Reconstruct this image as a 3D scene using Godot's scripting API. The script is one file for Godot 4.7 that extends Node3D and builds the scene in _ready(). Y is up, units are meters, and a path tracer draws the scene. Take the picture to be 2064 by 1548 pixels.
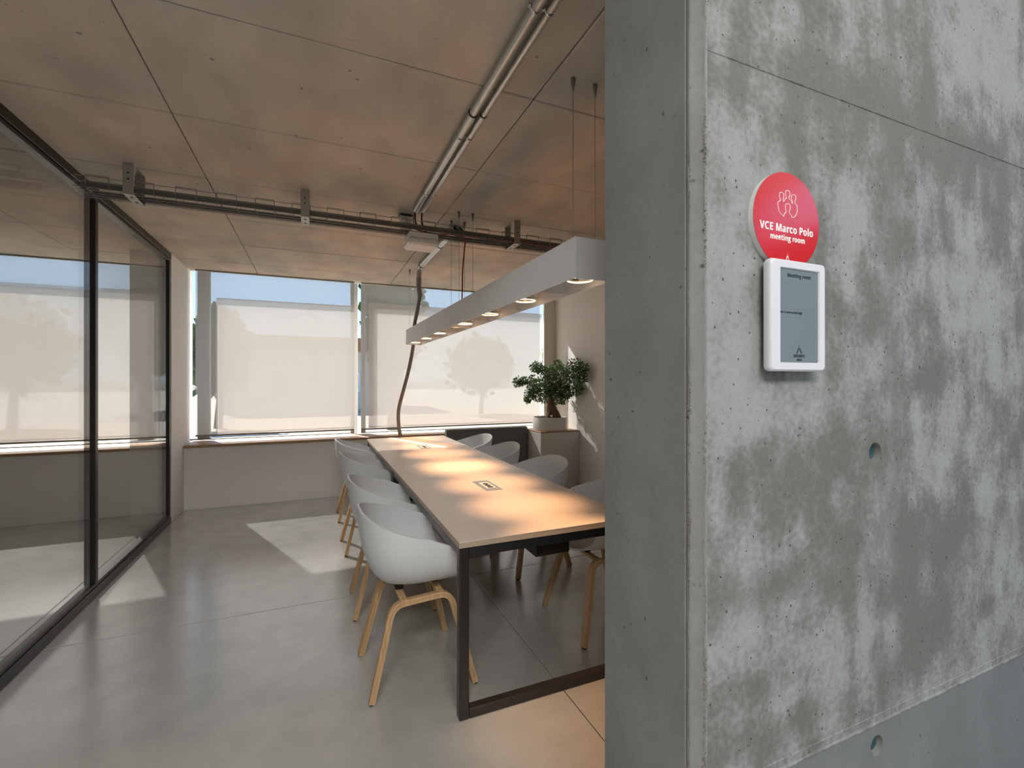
extends Node3D
# A concrete-and-glass meeting room seen from the hall through its open front.
# x runs along the window wall (to the right), -z into the room, y up; metres.

const CEIL := 2.65
const HALL_TOP := 4.6
var M := {}
var used := {}

# ---------------------------------------------------------------- shapes
class Shape:
	var st := SurfaceTool.new()
	func _init() -> void:
		st.begin(Mesh.PRIMITIVE_TRIANGLES)
		st.set_smooth_group(-1)
	func tri(a: Vector3, b: Vector3, c: Vector3, out: Vector3) -> void:
		# clockwise seen from outside
		if (c - a).cross(b - a).dot(out) < 0.0:
			var k := b
			b = c
			c = k
		for p in [a, b, c]:
			st.add_vertex(p)
	func quad(a: Vector3, b: Vector3, c: Vector3, d: Vector3, out: Vector3) -> void:
		tri(a, b, c, out)
		tri(a, c, d, out)
	func group(n: int) -> void:
		st.set_smooth_group(n)
	func bevel_box(lo: Vector3, hi: Vector3, b := 0.0, turn := Basis.IDENTITY, pivot := Vector3.ZERO) -> void:
		var c := (lo + hi) * 0.5
		var h := (hi - lo).abs() * 0.5
		b = minf(b, minf(h.x, minf(h.y, h.z)) * 0.9)
		var at := func(p: Vector3) -> Vector3: return pivot + turn * (c + p - pivot)
		st.set_smooth_group(-1)
		for ax in 3:
			var a1 := (ax + 1) % 3
			var a2 := (ax + 2) % 3
			for s in [-1.0, 1.0]:
				var pts := []
				for q in [[-1, -1], [1, -1], [1, 1], [-1, 1]]:
					var p := Vector3.ZERO
					p[ax] = s * h[ax]
					p[a1] = q[0] * (h[a1] - b)
					p[a2] = q[1] * (h[a2] - b)
					pts.append(at.call(p))
				var n := Vector3.ZERO
				n[ax] = s
				quad(pts[0], pts[1], pts[2], pts[3], turn * n)
			if b > 0.0:
				for s1 in [-1.0, 1.0]:
					for s2 in [-1.0, 1.0]:
						var e := []
						for k in [[-1.0, 0], [1.0, 0], [1.0, 1], [-1.0, 1]]:
							var p := Vector3.ZERO
							p[ax] = k[0] * (h[ax] - b)
							p[a1] = s1 * (h[a1] - (b if k[1] == 0 else 0.0))
							p[a2] = s2 * (h[a2] - (b if k[1] == 1 else 0.0))
							e.append(at.call(p))
						var n := Vector3.ZERO
						n[a1] = s1
						n[a2] = s2
						quad(e[0], e[1], e[2], e[3], turn * n)
		if b > 0.0:
			for sx in [-1.0, 1.0]:
				for sy in [-1.0, 1.0]:
					for sz in [-1.0, 1.0]:
						var k := Vector3(sx, sy, sz)
						tri(at.call(k * Vector3(h.x, h.y - b, h.z - b)), at.call(k * Vector3(h.x - b, h.y, h.z - b)), at.call(k * Vector3(h.x - b, h.y - b, h.z)), turn * k)
	func tube(path: Array, radii, sides := 10, caps := true) -> void:
		var rings := []
		var n := path.size()
		var up := Vector3.UP
		var t0: Vector3 = (path[1] - path[0]).normalized()
		if absf(t0.dot(up)) > 0.9:
			up = Vector3.RIGHT
		var side := t0.cross(up).normalized()
		for i in n:
			var t: Vector3
			if i == 0:
				t = t0
			elif i == n - 1:
				t = (path[i] - path[i - 1]).normalized()
			else:
				t = ((path[i + 1] - path[i]).normalized() + (path[i] - path[i - 1]).normalized()).normalized()
			side = (side - t * side.dot(t)).normalized()
			var b := t.cross(side)
			var r: float = radii[i] if radii is Array else radii
			var ring := []
			for k in sides:
				var a := TAU * k / sides
				ring.append(path[i] + (side * cos(a) + b * sin(a)) * r)
			rings.append(ring)
		st.set_smooth_group(1)
		for i in n - 1:
			for k in sides:
				var k2 := (k + 1) % sides
				var mid: Vector3 = (rings[i][k] + rings[i + 1][k2]) * 0.5 - (path[i] + path[i + 1]) * 0.5
				quad(rings[i][k], rings[i][k2], rings[i + 1][k2], rings[i + 1][k], mid)
		st.set_smooth_group(-1)
		if caps:
			for e in [[0, path[0] - path[1]], [n - 1, path[n - 1] - path[n - 2]]]:
				for k in sides:
					tri(path[e[0]], rings[e[0]][k], rings[e[0]][(k + 1) % sides], e[1])
	func rod(a: Vector3, b: Vector3, r: float, sides := 8) -> void:
		tube([a, b], r, sides)
	func lathe(profile: Array, at := Vector3.ZERO, sides := 40, smooth := 1) -> void:
		# profile of (radius, height), drawn so that the outside lies to its right going up
		for i in profile.size() - 1:
			var p: Vector2 = profile[i]
			var q: Vector2 = profile[i + 1]
			st.set_smooth_group(smooth if smooth < 0 else (i / 100 + smooth))
			var d := q - p
			for k in sides:
				var a := TAU * k / sides
				var b := TAU * (k + 1) / sides
				var f := func(v: Vector2, an: float) -> Vector3: return at + Vector3(v.x * cos(an), v.y, v.x * sin(an))
				var am := (a + b) * 0.5
				var out := Vector3(d.y * cos(am), -d.x, d.y * sin(am))
				if p.x > 1e-6:
					tri(f.call(p, a), f.call(p, b), f.call(q, b), out)
				if q.x > 1e-6:
					tri(f.call(p, a), f.call(q, b), f.call(q, a), out)
		st.set_smooth_group(-1)
	func sweep(path: Array, normal: Vector3, section: PackedVector2Array) -> void:
		# section points are (along normal, across); one rigid frame per point
		var n := path.size()
		var m := section.size()
		var rings := []
		for i in n:
			var t: Vector3
			if i == 0:
				t = path[1] - path[0]
			elif i == n - 1:
				t = path[i] - path[i - 1]
			else:
				t = (path[i + 1] - path[i]).normalized() + (path[i] - path[i - 1]).normalized()
			t = t.normalized()
			var nn := (normal - t * normal.dot(t)).normalized()
			var b := t.cross(nn)
			var ring := []
			for s in section:
				ring.append(path[i] + nn * s.x + b * s.y)
			rings.append(ring)
		for k in m:
			st.set_smooth_group(10 + k)
			var k2 := (k + 1) % m
			var e := section[k2] - section[k]
			var o2 := Vector2(e.y, -e.x)
			for i in n - 1:
				var t: Vector3 = (path[i + 1] - path[i]).normalized()
				var nn := (normal - t * normal.dot(t)).normalized()
				var b := t.cross(nn)
				quad(rings[i][k], rings[i][k2], rings[i + 1][k2], rings[i + 1][k], nn * o2.x + b * o2.y)
		st.set_smooth_group(-1)
		var tri_i := Geometry2D.triangulate_polygon(section)
		for e in [[0, path[0] - path[1]], [n - 1, path[n - 1] - path[n - 2]]]:
			for j in range(0, tri_i.size(), 3):
				tri(rings[e[0]][tri_i[j]], rings[e[0]][tri_i[j + 1]], rings[e[0]][tri_i[j + 2]], e[1])
	func prism(poly: PackedVector2Array, to_a: Callable, to_b: Callable, out_side := true) -> void:
		# a polygon between two mappings of the plane (front and back)
		var idx := Geometry2D.triangulate_polygon(poly)
		var ca := Vector3.ZERO
		var cb := Vector3.ZERO
		for p in poly:
			ca += to_a.call(p)
			cb += to_b.call(p)
		ca /= poly.size()
		cb /= poly.size()
		st.set_smooth_group(-1)
		for j in range(0, idx.size(), 3):
			tri(to_a.call(poly[idx[j]]), to_a.call(poly[idx[j + 1]]), to_a.call(poly[idx[j + 2]]), ca - cb)
			tri(to_b.call(poly[idx[j]]), to_b.call(poly[idx[j + 1]]), to_b.call(poly[idx[j + 2]]), cb - ca)
		if out_side:
			for i in poly.size():
				var p := poly[i]
				var q := poly[(i + 1) % poly.size()]
				var mid: Vector3 = (to_a.call(p) + to_a.call(q)) * 0.5
				var e: Vector3 = to_a.call(q) - to_a.call(p)
				var o := e.cross(ca - cb)
				var inside := Geometry2D.is_point_in_polygon((p + q) * 0.5 + Vector2((q - p).y, -(q - p).x).normalized() * 1e-5, poly)
				var to_right: Vector3 = to_a.call((p + q) * 0.5 + Vector2((q - p).y, -(q - p).x)) - mid
				if o.dot(to_right) * (-1.0 if inside else 1.0) < 0.0:
					o = -o
				quad(to_a.call(p), to_a.call(q), to_b.call(q), to_b.call(p), o)
	func mesh() -> ArrayMesh:
		st.generate_normals()
		st.index()
		return st.commit()


func numbered(called: String) -> String:
	if not used.has(called):
		used[called] = 0
		return called
	used[called] += 1
	return "%s_%03d" % [called, used[called]]

func put(called: String, s, mat: Material, parent: Node = null) -> MeshInstance3D:
	var o := MeshInstance3D.new()
	o.mesh = s.mesh() if s is Shape else s
	o.material_override = mat
	if parent == null:
		o.name = numbered(called)
		add_child(o)
	else:
		o.name = called
		parent.add_child(o, true)
	return o

func base(called: String, at := Vector3.ZERO, turn := 0.0) -> Node3D:
	var o := Node3D.new()
	o.name = numbered(called)
	add_child(o)
	o.position = at
	o.rotation.y = turn
	return o

func tag(o: Node, label: String, category: String, group := "", kind := "") -> Node:
	o.set_meta("label", label)
	if category:
		o.set_meta("category", category)
	if group:
		o.set_meta("group", group)
	if kind:
		o.set_meta("kind", kind)
	return o

func structure(o: Node, label: String) -> Node:
	o.set_meta("kind", "structure")
	o.set_meta("label", label)
	return o

func box(lo: Vector3, hi: Vector3, b := 0.0) -> Shape:
	var s := Shape.new()
	s.bevel_box(lo, hi, b)
	return s

func V(x: float, y: float, z: float) -> Vector3:
	return Vector3(x, y, z)

func spline(pts: Array, steps := 8) -> Array:
	var out := []
	var n := pts.size()
	for i in n - 1:
		var p0: Vector3 = pts[maxi(i - 1, 0)]
		var p1: Vector3 = pts[i]
		var p2: Vector3 = pts[i + 1]
		var p3: Vector3 = pts[mini(i + 2, n - 1)]
		for k in steps:
			out.append(p1.cubic_interpolate(p2, p0, p3, float(k) / steps))
	out.append(pts[n - 1])
	return out

func rounded_path(pts: Array, r: float, steps := 6) -> Array:
	var out := [pts[0]]
	for i in range(1, pts.size() - 1):
		var a: Vector3 = pts[i] + (pts[i - 1] - pts[i]).normalized() * r
		var b: Vector3 = pts[i] + (pts[i + 1] - pts[i]).normalized() * r
		for k in steps + 1:
			var t := float(k) / steps
			out.append(a.lerp(pts[i], t).lerp(pts[i].lerp(b, t), t))
	out.append(pts[-1])
	return out

# ---------------------------------------------------------------- materials
func plain(c: Color, rough := 0.6, metal := 0.0, spec := 0.5) -> StandardMaterial3D:
	# c is given as linear base colour
	var m := StandardMaterial3D.new()
	m.albedo_color = c.linear_to_srgb()
	m.roughness = rough
	m.metallic = metal
	m.metallic_specular = spec
	return m

func noise_bytes(sd: int, freq: float, w: int, h: int, oct := 4, kind := FastNoiseLite.TYPE_SIMPLEX_SMOOTH) -> PackedByteArray:
	var n := FastNoiseLite.new()
	n.seed = sd
	n.noise_type = kind
	n.frequency = freq
	n.fractal_octaves = oct
	var im := n.get_seamless_image(w, h)
	im.convert(Image.FORMAT_L8)
	return im.get_data()

func stretch(b: PackedByteArray, w: int, h: int, nw: int, nh: int) -> PackedByteArray:
	var im := Image.create_from_data(w, h, false, Image.FORMAT_L8, b)
	im.resize(nw, nh, Image.INTERPOLATE_CUBIC)
	return im.get_data()

func texture_of(w: int, h: int, rgb: PackedByteArray) -> ImageTexture:
	return ImageTexture.create_from_image(Image.create_from_data(w, h, false, Image.FORMAT_RGB8, rgb))

func grey_texture(w: int, h: int, g: PackedByteArray) -> ImageTexture:
	return ImageTexture.create_from_image(Image.create_from_data(w, h, false, Image.FORMAT_L8, g))

func pits(g: PackedFloat32Array, w: int, h: int, rng: RandomNumberGenerator, count: int, rmin: float, rmax: float, depth: float) -> void:
	for i in count:
		var cx := rng.randf() * w
		var cy := rng.randf() * h
		var r := rmin + (rmax - rmin) * pow(rng.randf(), 4.0)
		var sx := rng.randf_range(0.8, 1.3)
		var ri := int(ceil(r * 1.4))
		for dy in range(-ri, ri + 1):
			for dx in range(-ri, ri + 1):
				var d := sqrt(pow(dx * sx, 2) + pow(dy / sx, 2)) / r
				if d < 1.25:
					var k := posmod(int(cy) + dy, h) * w + posmod(int(cx) + dx, w)
					g[k] = maxf(g[k], depth * clampf((1.25 - d) * 2.2, 0.0, 1.0))

# light and dark cement skin of the hall wall: x, y, half sizes, strength
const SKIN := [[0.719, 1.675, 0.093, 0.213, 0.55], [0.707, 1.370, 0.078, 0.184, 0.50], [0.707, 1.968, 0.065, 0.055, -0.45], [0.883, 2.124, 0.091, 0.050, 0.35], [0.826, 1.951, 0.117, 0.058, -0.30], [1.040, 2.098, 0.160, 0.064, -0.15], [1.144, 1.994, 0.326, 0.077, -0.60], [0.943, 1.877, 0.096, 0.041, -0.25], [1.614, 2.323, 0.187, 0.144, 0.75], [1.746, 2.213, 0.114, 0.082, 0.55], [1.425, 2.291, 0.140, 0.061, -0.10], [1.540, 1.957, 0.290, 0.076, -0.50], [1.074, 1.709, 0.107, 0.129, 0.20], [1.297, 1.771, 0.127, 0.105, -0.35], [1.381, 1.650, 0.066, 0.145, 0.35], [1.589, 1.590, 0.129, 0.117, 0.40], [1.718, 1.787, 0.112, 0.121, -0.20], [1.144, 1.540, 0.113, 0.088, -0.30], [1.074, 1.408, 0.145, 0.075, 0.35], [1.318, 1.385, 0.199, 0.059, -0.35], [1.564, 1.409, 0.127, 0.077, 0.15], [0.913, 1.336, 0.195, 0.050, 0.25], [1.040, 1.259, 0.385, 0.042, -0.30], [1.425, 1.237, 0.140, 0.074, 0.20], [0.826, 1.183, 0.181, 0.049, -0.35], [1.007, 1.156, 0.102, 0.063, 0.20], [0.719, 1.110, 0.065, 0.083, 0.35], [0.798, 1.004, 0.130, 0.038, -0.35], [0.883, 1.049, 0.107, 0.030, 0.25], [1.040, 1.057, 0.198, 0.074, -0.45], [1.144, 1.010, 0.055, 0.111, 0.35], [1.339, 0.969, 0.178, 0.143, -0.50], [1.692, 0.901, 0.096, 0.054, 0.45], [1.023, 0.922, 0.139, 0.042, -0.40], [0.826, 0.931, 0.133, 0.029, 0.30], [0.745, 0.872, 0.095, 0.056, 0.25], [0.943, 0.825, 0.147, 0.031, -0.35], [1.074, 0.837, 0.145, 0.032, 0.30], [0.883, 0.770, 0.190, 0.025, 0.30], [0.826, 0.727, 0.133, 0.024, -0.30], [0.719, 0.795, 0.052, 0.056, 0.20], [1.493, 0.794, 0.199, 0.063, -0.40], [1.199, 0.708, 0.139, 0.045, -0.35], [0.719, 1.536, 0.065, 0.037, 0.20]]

func wall_textures() -> Array:
	# one tile of 2.2 m, so that the skin of the wall is not repeated in view
	var w := 2048
	var span := 2.2
	var q := 512
	var warp := stretch(noise_bytes(11, 0.009, q, q, 5), q, q, w, w)
	var fine := noise_bytes(12, 0.06, w, w, 4)
	var streak := stretch(noise_bytes(13, 0.035, 512, 128, 4), 512, 128, w, w)
	var mott := stretch(noise_bytes(14, 0.03, 512, 512, 5), 512, 512, w, w)
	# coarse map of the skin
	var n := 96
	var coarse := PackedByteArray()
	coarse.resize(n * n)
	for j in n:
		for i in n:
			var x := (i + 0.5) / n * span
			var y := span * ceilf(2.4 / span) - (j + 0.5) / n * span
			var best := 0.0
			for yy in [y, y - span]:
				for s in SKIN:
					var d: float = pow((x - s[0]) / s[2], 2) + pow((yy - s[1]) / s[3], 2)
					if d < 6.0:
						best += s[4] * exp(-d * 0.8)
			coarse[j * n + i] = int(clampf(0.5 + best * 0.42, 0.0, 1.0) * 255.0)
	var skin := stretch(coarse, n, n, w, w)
	var holes := PackedFloat32Array()
	holes.resize(w * w)
	var rng := RandomNumberGenerator.new()
	rng.seed = 5
	pits(holes, w, w, rng, 5600, 0.6, 2.1, 1.0)
	pits(holes, w, w, rng, 22, 1.6, 3.4, 1.0)
	var rgb := PackedByteArray()
	rgb.resize(w * w * 3)
	var rel := PackedByteArray()
	rel.resize(w * w)
	for k in w * w:
		var wv := warp[k] / 255.0 - 0.5
		var mt := mott[k] / 255.0 - 0.5
		var sv := streak[k] / 255.0 - 0.5
		var f := fine[k] / 255.0 - 0.5
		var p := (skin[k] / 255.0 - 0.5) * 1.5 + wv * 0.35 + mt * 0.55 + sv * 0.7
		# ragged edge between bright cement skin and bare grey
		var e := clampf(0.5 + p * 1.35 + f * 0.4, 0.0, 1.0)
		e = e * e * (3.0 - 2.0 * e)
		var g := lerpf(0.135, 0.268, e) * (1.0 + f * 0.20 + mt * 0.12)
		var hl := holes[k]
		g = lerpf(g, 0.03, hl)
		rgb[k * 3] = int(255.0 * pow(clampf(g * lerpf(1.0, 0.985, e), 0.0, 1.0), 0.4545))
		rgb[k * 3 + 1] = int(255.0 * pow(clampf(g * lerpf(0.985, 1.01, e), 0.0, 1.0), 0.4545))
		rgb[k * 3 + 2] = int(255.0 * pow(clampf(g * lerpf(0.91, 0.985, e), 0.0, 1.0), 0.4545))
		rel[k] = int(clampf(0.75 + f * 0.25 - hl * 0.6, 0.0, 1.0) * 255.0)
	return [texture_of(w, w, rgb), grey_texture(w, w, rel)]

func smooth_texture() -> ImageTexture:
	# even grey of the steel-formed wall end, faint clouds and pores
	var w := 768
	var a := stretch(noise_bytes(17, 0.02, 256, 192, 4), 256, 192, w, w)
	var f := noise_bytes(18, 0.08, w, w, 4)
	var holes := PackedFloat32Array()
	holes.resize(w * w)
	var rng := RandomNumberGenerator.new()
	rng.seed = 15
	pits(holes, w, w, rng, 420, 0.6, 2.2, 0.9)
	var rgb := PackedByteArray()
	rgb.resize(w * w * 3)
	for k in w * w:
		var g := 0.225 * (1.0 + (a[k] / 255.0 - 0.5) * 0.26 + (f[k] / 255.0 - 0.5) * 0.14)
		g = lerpf(g, 0.05, holes[k])
		rgb[k * 3] = int(255.0 * pow(g, 0.4545))
		rgb[k * 3 + 1] = int(255.0 * pow(g, 0.4545))
		rgb[k * 3 + 2] = int(255.0 * pow(g * 0.965, 0.4545))
	return texture_of(w, w, rgb)

func ceiling_texture() -> Array:
	var w := 1024
	var a := stretch(noise_bytes(21, 0.012, 256, 256, 5), 256, 256, w, w)
	var b := stretch(noise_bytes(22, 0.02, 512, 256, 5), 512, 256, w, w)
	var f := noise_bytes(23, 0.09, w, w, 3)
	var holes := PackedFloat32Array()
	holes.resize(w * w)
	var rng := RandomNumberGenerator.new()
	rng.seed = 9
	pits(holes, w, w, rng, 160, 0.8, 2.6, 0.7)
	for i in 60:   # short dark scuffs left by the shutter boards
		var x := rng.randi() % w
		var y := rng.randi() % w
		for k in rng.randi_range(5, 22):
			x = posmod(x + 1, w)
			if rng.randf() < 0.25:
				y = posmod(y + rng.randi_range(-1, 1), w)
			holes[y * w + x] = maxf(holes[y * w + x], rng.randf_range(0.3, 0.6))
	var rgb := PackedByteArray()
	rgb.resize(w * w * 3)
	for k in w * w:
		var av := a[k] / 255.0 - 0.5
		var bv := b[k] / 255.0 - 0.5
		var fv := f[k] / 255.0 - 0.5
		var g := 0.56 * (1.0 + av * 0.30 + bv * 0.28 + fv * 0.05)
		g *= 1.0 - 0.75 * holes[k]
		var warm := clampf(0.5 + av * 1.6, 0.0, 1.0)
		rgb[k * 3] = int(255.0 * pow(clampf(g * lerpf(1.04, 1.09, warm), 0.0, 1.0), 0.4545))
		rgb[k * 3 + 1] = int(255.0 * pow(clampf(g * lerpf(0.97, 0.90, warm), 0.0, 1.0), 0.4545))
		rgb[k * 3 + 2] = int(255.0 * pow(clampf(g * lerpf(0.84, 0.73, warm), 0.0, 1.0), 0.4545))
	return [texture_of(w, w, rgb)]

func floor_textures() -> Array:
	var w := 1024
	var a := stretch(noise_bytes(31, 0.014, 256, 256, 5), 256, 256, w, w)
	var b := stretch(noise_bytes(32, 0.03, 512, 512, 5), 512, 512, w, w)
	var f := noise_bytes(33, 0.12, w, w, 3)
	var rgb := PackedByteArray()
	rgb.resize(w * w * 3)
	var ro := PackedByteArray()
	ro.resize(w * w)
	for k in w * w:
		var av := a[k] / 255.0 - 0.5
		var bv := b[k] / 255.0 - 0.5
		var fv := f[k] / 255.0 - 0.5
		var g := 0.47 * (1.0 + av * 0.24 + bv * 0.16 + fv * 0.06)
		rgb[k * 3] = int(255.0 * pow(g * 1.0, 0.4545))
		rgb[k * 3 + 1] = int(255.0 * pow(g * 0.985, 0.4545))
		rgb[k * 3 + 2] = int(255.0 * pow(g * 0.915, 0.4545))
		ro[k] = int(clampf(0.23 + fv * 0.05 + av * 0.05, 0.08, 0.6) * 255.0)
	return [texture_of(w, w, rgb), grey_texture(w, w, ro)]

func wood_texture(sd: int, c0: Color, c1: Color, upright: bool) -> ImageTexture:
	var w := 256
	var n1 := Vector2i(512, 64) if upright else Vector2i(64, 512)
	var n2 := Vector2i(512, 16) if upright else Vector2i(16, 512)
	var a := stretch(noise_bytes(sd, 0.05, n1.x, n1.y, 4), n1.x, n1.y, w, w)
	var b := stretch(noise_bytes(sd + 1, 0.1, n2.x, n2.y, 3), n2.x, n2.y, w, w)
	var rgb := PackedByteArray()
	rgb.resize(w * w * 3)
	for k in w * w:
		var c := c0.lerp(c1, clampf(0.5 + (a[k] / 255.0 - 0.5) * 1.1 + (b[k] / 255.0 - 0.5) * 0.7, 0.0, 1.0)).linear_to_srgb()
		rgb[k * 3] = int(c.r * 255.0)
		rgb[k * 3 + 1] = int(c.g * 255.0)
		rgb[k * 3 + 2] = int(c.b * 255.0)
	return texture_of(w, w, rgb)

func world_mapped(m: StandardMaterial3D, scale: float) -> StandardMaterial3D:
	m.uv1_triplanar = true
	m.uv1_world_triplanar = true
	m.uv1_triplanar_sharpness = 8.0
	m.uv1_scale = V(scale, scale, scale)
	return m

func make_materials() -> void:
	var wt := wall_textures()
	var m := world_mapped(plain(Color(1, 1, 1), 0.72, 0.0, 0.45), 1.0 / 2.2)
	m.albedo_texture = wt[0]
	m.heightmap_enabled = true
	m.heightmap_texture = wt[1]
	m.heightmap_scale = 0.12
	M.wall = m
	m = world_mapped(plain(Color(1, 1, 1), 0.7, 0.0, 0.45), 1.0 / 1.3)
	m.albedo_texture = smooth_texture()
	M.smooth = m
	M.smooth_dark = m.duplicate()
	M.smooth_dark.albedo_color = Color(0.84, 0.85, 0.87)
	var ct := ceiling_texture()
	m = world_mapped(plain(Color(1, 1, 1), 0.8, 0.0, 0.4), 1.0 / 3.1)
	m.albedo_texture = ct[0]
	M.ceiling = m
	var ft := floor_textures()
	m = world_mapped(plain(Color(1, 1, 1), 1.0, 0.0, 0.68), 1.0 / 3.7)
	m.albedo_texture = ft[0]
	m.roughness_texture = ft[1]
	m.roughness_texture_channel = BaseMaterial3D.TEXTURE_CHANNEL_RED
	m.clearcoat_enabled = true
	m.clearcoat = 1.0
	m.clearcoat_roughness = 0.2
	M.floor = m
	M.paint = plain(Color(0.80, 0.775, 0.74), 0.7)
	M.joint = plain(Color(0.07, 0.065, 0.06), 0.9)
	M.frame_dark = plain(Color(0.035, 0.03, 0.028), 0.35, 0.35)
	M.frame_grey = plain(Color(0.12, 0.12, 0.115), 0.5, 0.1)
	m = plain(Color(0.9, 1.0, 0.95), 0.02)
	m.transparency = BaseMaterial3D.TRANSPARENCY_ALPHA
	m.albedo_color.a = 0.04
	M.glass = m
	m = plain(Color(0.06, 0.07, 0.05), 0.02)
	m.transparency = BaseMaterial3D.TRANSPARENCY_ALPHA
	m.albedo_color.a = 0.13
	M.tinted = m
	m = plain(Color(0.55, 0.56, 0.55), 0.85, 0.0, 0.2)
	m.transparency = BaseMaterial3D.TRANSPARENCY_ALPHA
	m.albedo_color.a = 0.62
	m.backlight_enabled = true
	m.backlight = Color(0.7, 0.7, 0.7)
	M.screen = m
	m = plain(Color(0.86, 0.74, 0.63), 0.9, 0.0, 0.2)
	m.transparency = BaseMaterial3D.TRANSPARENCY_ALPHA
	m.albedo_color.a = 0.75
	m.backlight_enabled = true
	m.backlight = Color(0.31, 0.31, 0.31)
	M.inner_screen = m
	M.hem = plain(Color(0.30, 0.29, 0.27), 0.6)
	M.shell = plain(Color(0.74, 0.755, 0.77), 0.42)
	m = plain(Color(1, 1, 1), 0.5)
	m.albedo_texture = wood_texture(41, Color(0.50, 0.29, 0.13), Color(0.66, 0.43, 0.23), true)
	m.uv1_triplanar = true
	m.uv1_scale = V(3.0, 1.2, 3.0)
	M.oak = m
	m = plain(Color(1, 1, 1), 0.45)
	m.albedo_texture = wood_texture(47, Color(0.33, 0.18, 0.085), Color(0.46, 0.27, 0.14), false)
	m.uv1_triplanar = true
	m.uv1_scale = V(1.0, 3.0, 3.0)
	M.sill = m
	M.ply_line = plain(Color(0.30, 0.17, 0.08), 0.7)
	M.black = plain(Color(0.018, 0.018, 0.018), 0.5)
	M.rubber = plain(Color(0.02, 0.02, 0.02), 0.8)
	M.table_top = plain(Color(0.74, 0.61, 0.50), 0.33, 0.0, 0.5)
	M.table_edge = plain(Color(0.50, 0.385, 0.28), 0.5)
	M.steel_dark = plain(Color(0.062, 0.054, 0.05), 0.33, 0.6)
	M.zinc = plain(Color(0.50, 0.50, 0.48), 0.34, 0.9)
	M.zinc_plate = plain(Color(0.42, 0.41, 0.38), 0.5, 0.6)
	M.tray_strip = plain(Color(0.16, 0.155, 0.145), 0.5, 0.4)
	M.wire = plain(Color(0.30, 0.29, 0.27), 0.4, 0.8)
	M.chrome = plain(Color(0.75, 0.74, 0.72), 0.18, 1.0)
	M.white_plastic = plain(Color(0.78, 0.77, 0.75), 0.4)
	M.lamp_body = plain(Color(0.84, 0.85, 0.87), 0.5)
	M.alu = plain(Color(0.80, 0.77, 0.72), 0.25, 0.9)
	M.hose = plain(Color(0.24, 0.21, 0.18), 0.45)
	M.hose_sleeve = plain(Color(0.32, 0.31, 0.285), 0.4)
	M.cable_red = plain(Color(0.33, 0.012, 0.016), 0.4)
	M.cable_green = plain(Color(0.012, 0.085, 0.035), 0.4)
	M.cable_black = plain(Color(0.012, 0.014, 0.014), 0.4)
	m = plain(Color(1.0, 0.62, 0.32), 0.4)
	m.emission_enabled = true
	m.emission = Color(1.0, 0.66, 0.38).linear_to_srgb()
	m.emission_energy_multiplier = 5.0
	M.glow = m
	m = plain(Color(0.9, 0.92, 0.95), 0.5)
	m.emission_enabled = true
	m.emission = Color(1.0, 0.99, 0.97).linear_to_srgb()
	m.emission_energy_multiplier = 2.0
	M.panel_glow = m
	M.felt = plain(Color(0.19, 0.195, 0.19), 0.9, 0.0, 0.2)
	M.felt_edge = plain(Color(0.36, 0.37, 0.37), 0.85, 0.0, 0.2)
	M.cabinet = plain(Color(0.66, 0.63, 0.59), 0.5)
	M.pot = plain(Color(0.72, 0.70, 0.67), 0.6)
	M.soil = plain(Color(0.03, 0.02, 0.014), 0.95)
	M.bark = plain(Color(0.20, 0.115, 0.07), 0.8)
	m = plain(Color(0.055, 0.11, 0.04), 0.38)
	m.backlight_enabled = true
	m.backlight = Color(0.3, 0.4, 0.2)
	M.leaf = m
	m = plain(Color(0.56, 0.010, 0.012), 0.17, 0.0, 0.5)
	m.clearcoat_enabled = true
	m.clearcoat = 1.0
	m.clearcoat_roughness = 0.14
	M.sign_red = m
	M.sign_edge = plain(Color(0.62, 0.62, 0.62), 0.4)
	M.print_white = plain(Color(0.85, 0.82, 0.80), 0.4)
	M.device = plain(Color(0.62, 0.62, 0.655), 0.35)
	M.e_paper = plain(Color(0.155, 0.19, 0.205), 0.30)
	M.ink = plain(Color(0.02, 0.03, 0.035), 0.5)
	M.ink_line = plain(Color(0.15, 0.18, 0.19), 0.5)
	M.tie_blue = plain(Color(0.014, 0.045, 0.058), 0.5)
	M.mortar = plain(Color(0.17, 0.155, 0.125), 0.95)
	M.grass = plain(Color(0.24, 0.225, 0.185), 0.95)
	M.tree_leaf = plain(Color(0.045, 0.08, 0.025), 0.9)
	M.tree_bark = plain(Color(0.10, 0.07, 0.05), 0.9)
	M.house = plain(Color(0.55, 0.50, 0.43), 0.9)
	M.tiles = plain(Color(0.30, 0.15, 0.09), 0.9)
	M.pane_dark = plain(Color(0.05, 0.06, 0.07), 0.1)

# ---------------------------------------------------------------- setting
const CEIL_X := [-4.3, -3.64, -2.13, -0.618, 0.897, 2.41, 3.45]
const CEIL_Z := [-0.93, -1.095, -1.85, -2.605, -3.36, -4.13, -4.89, -5.65, -6.25]

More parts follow.
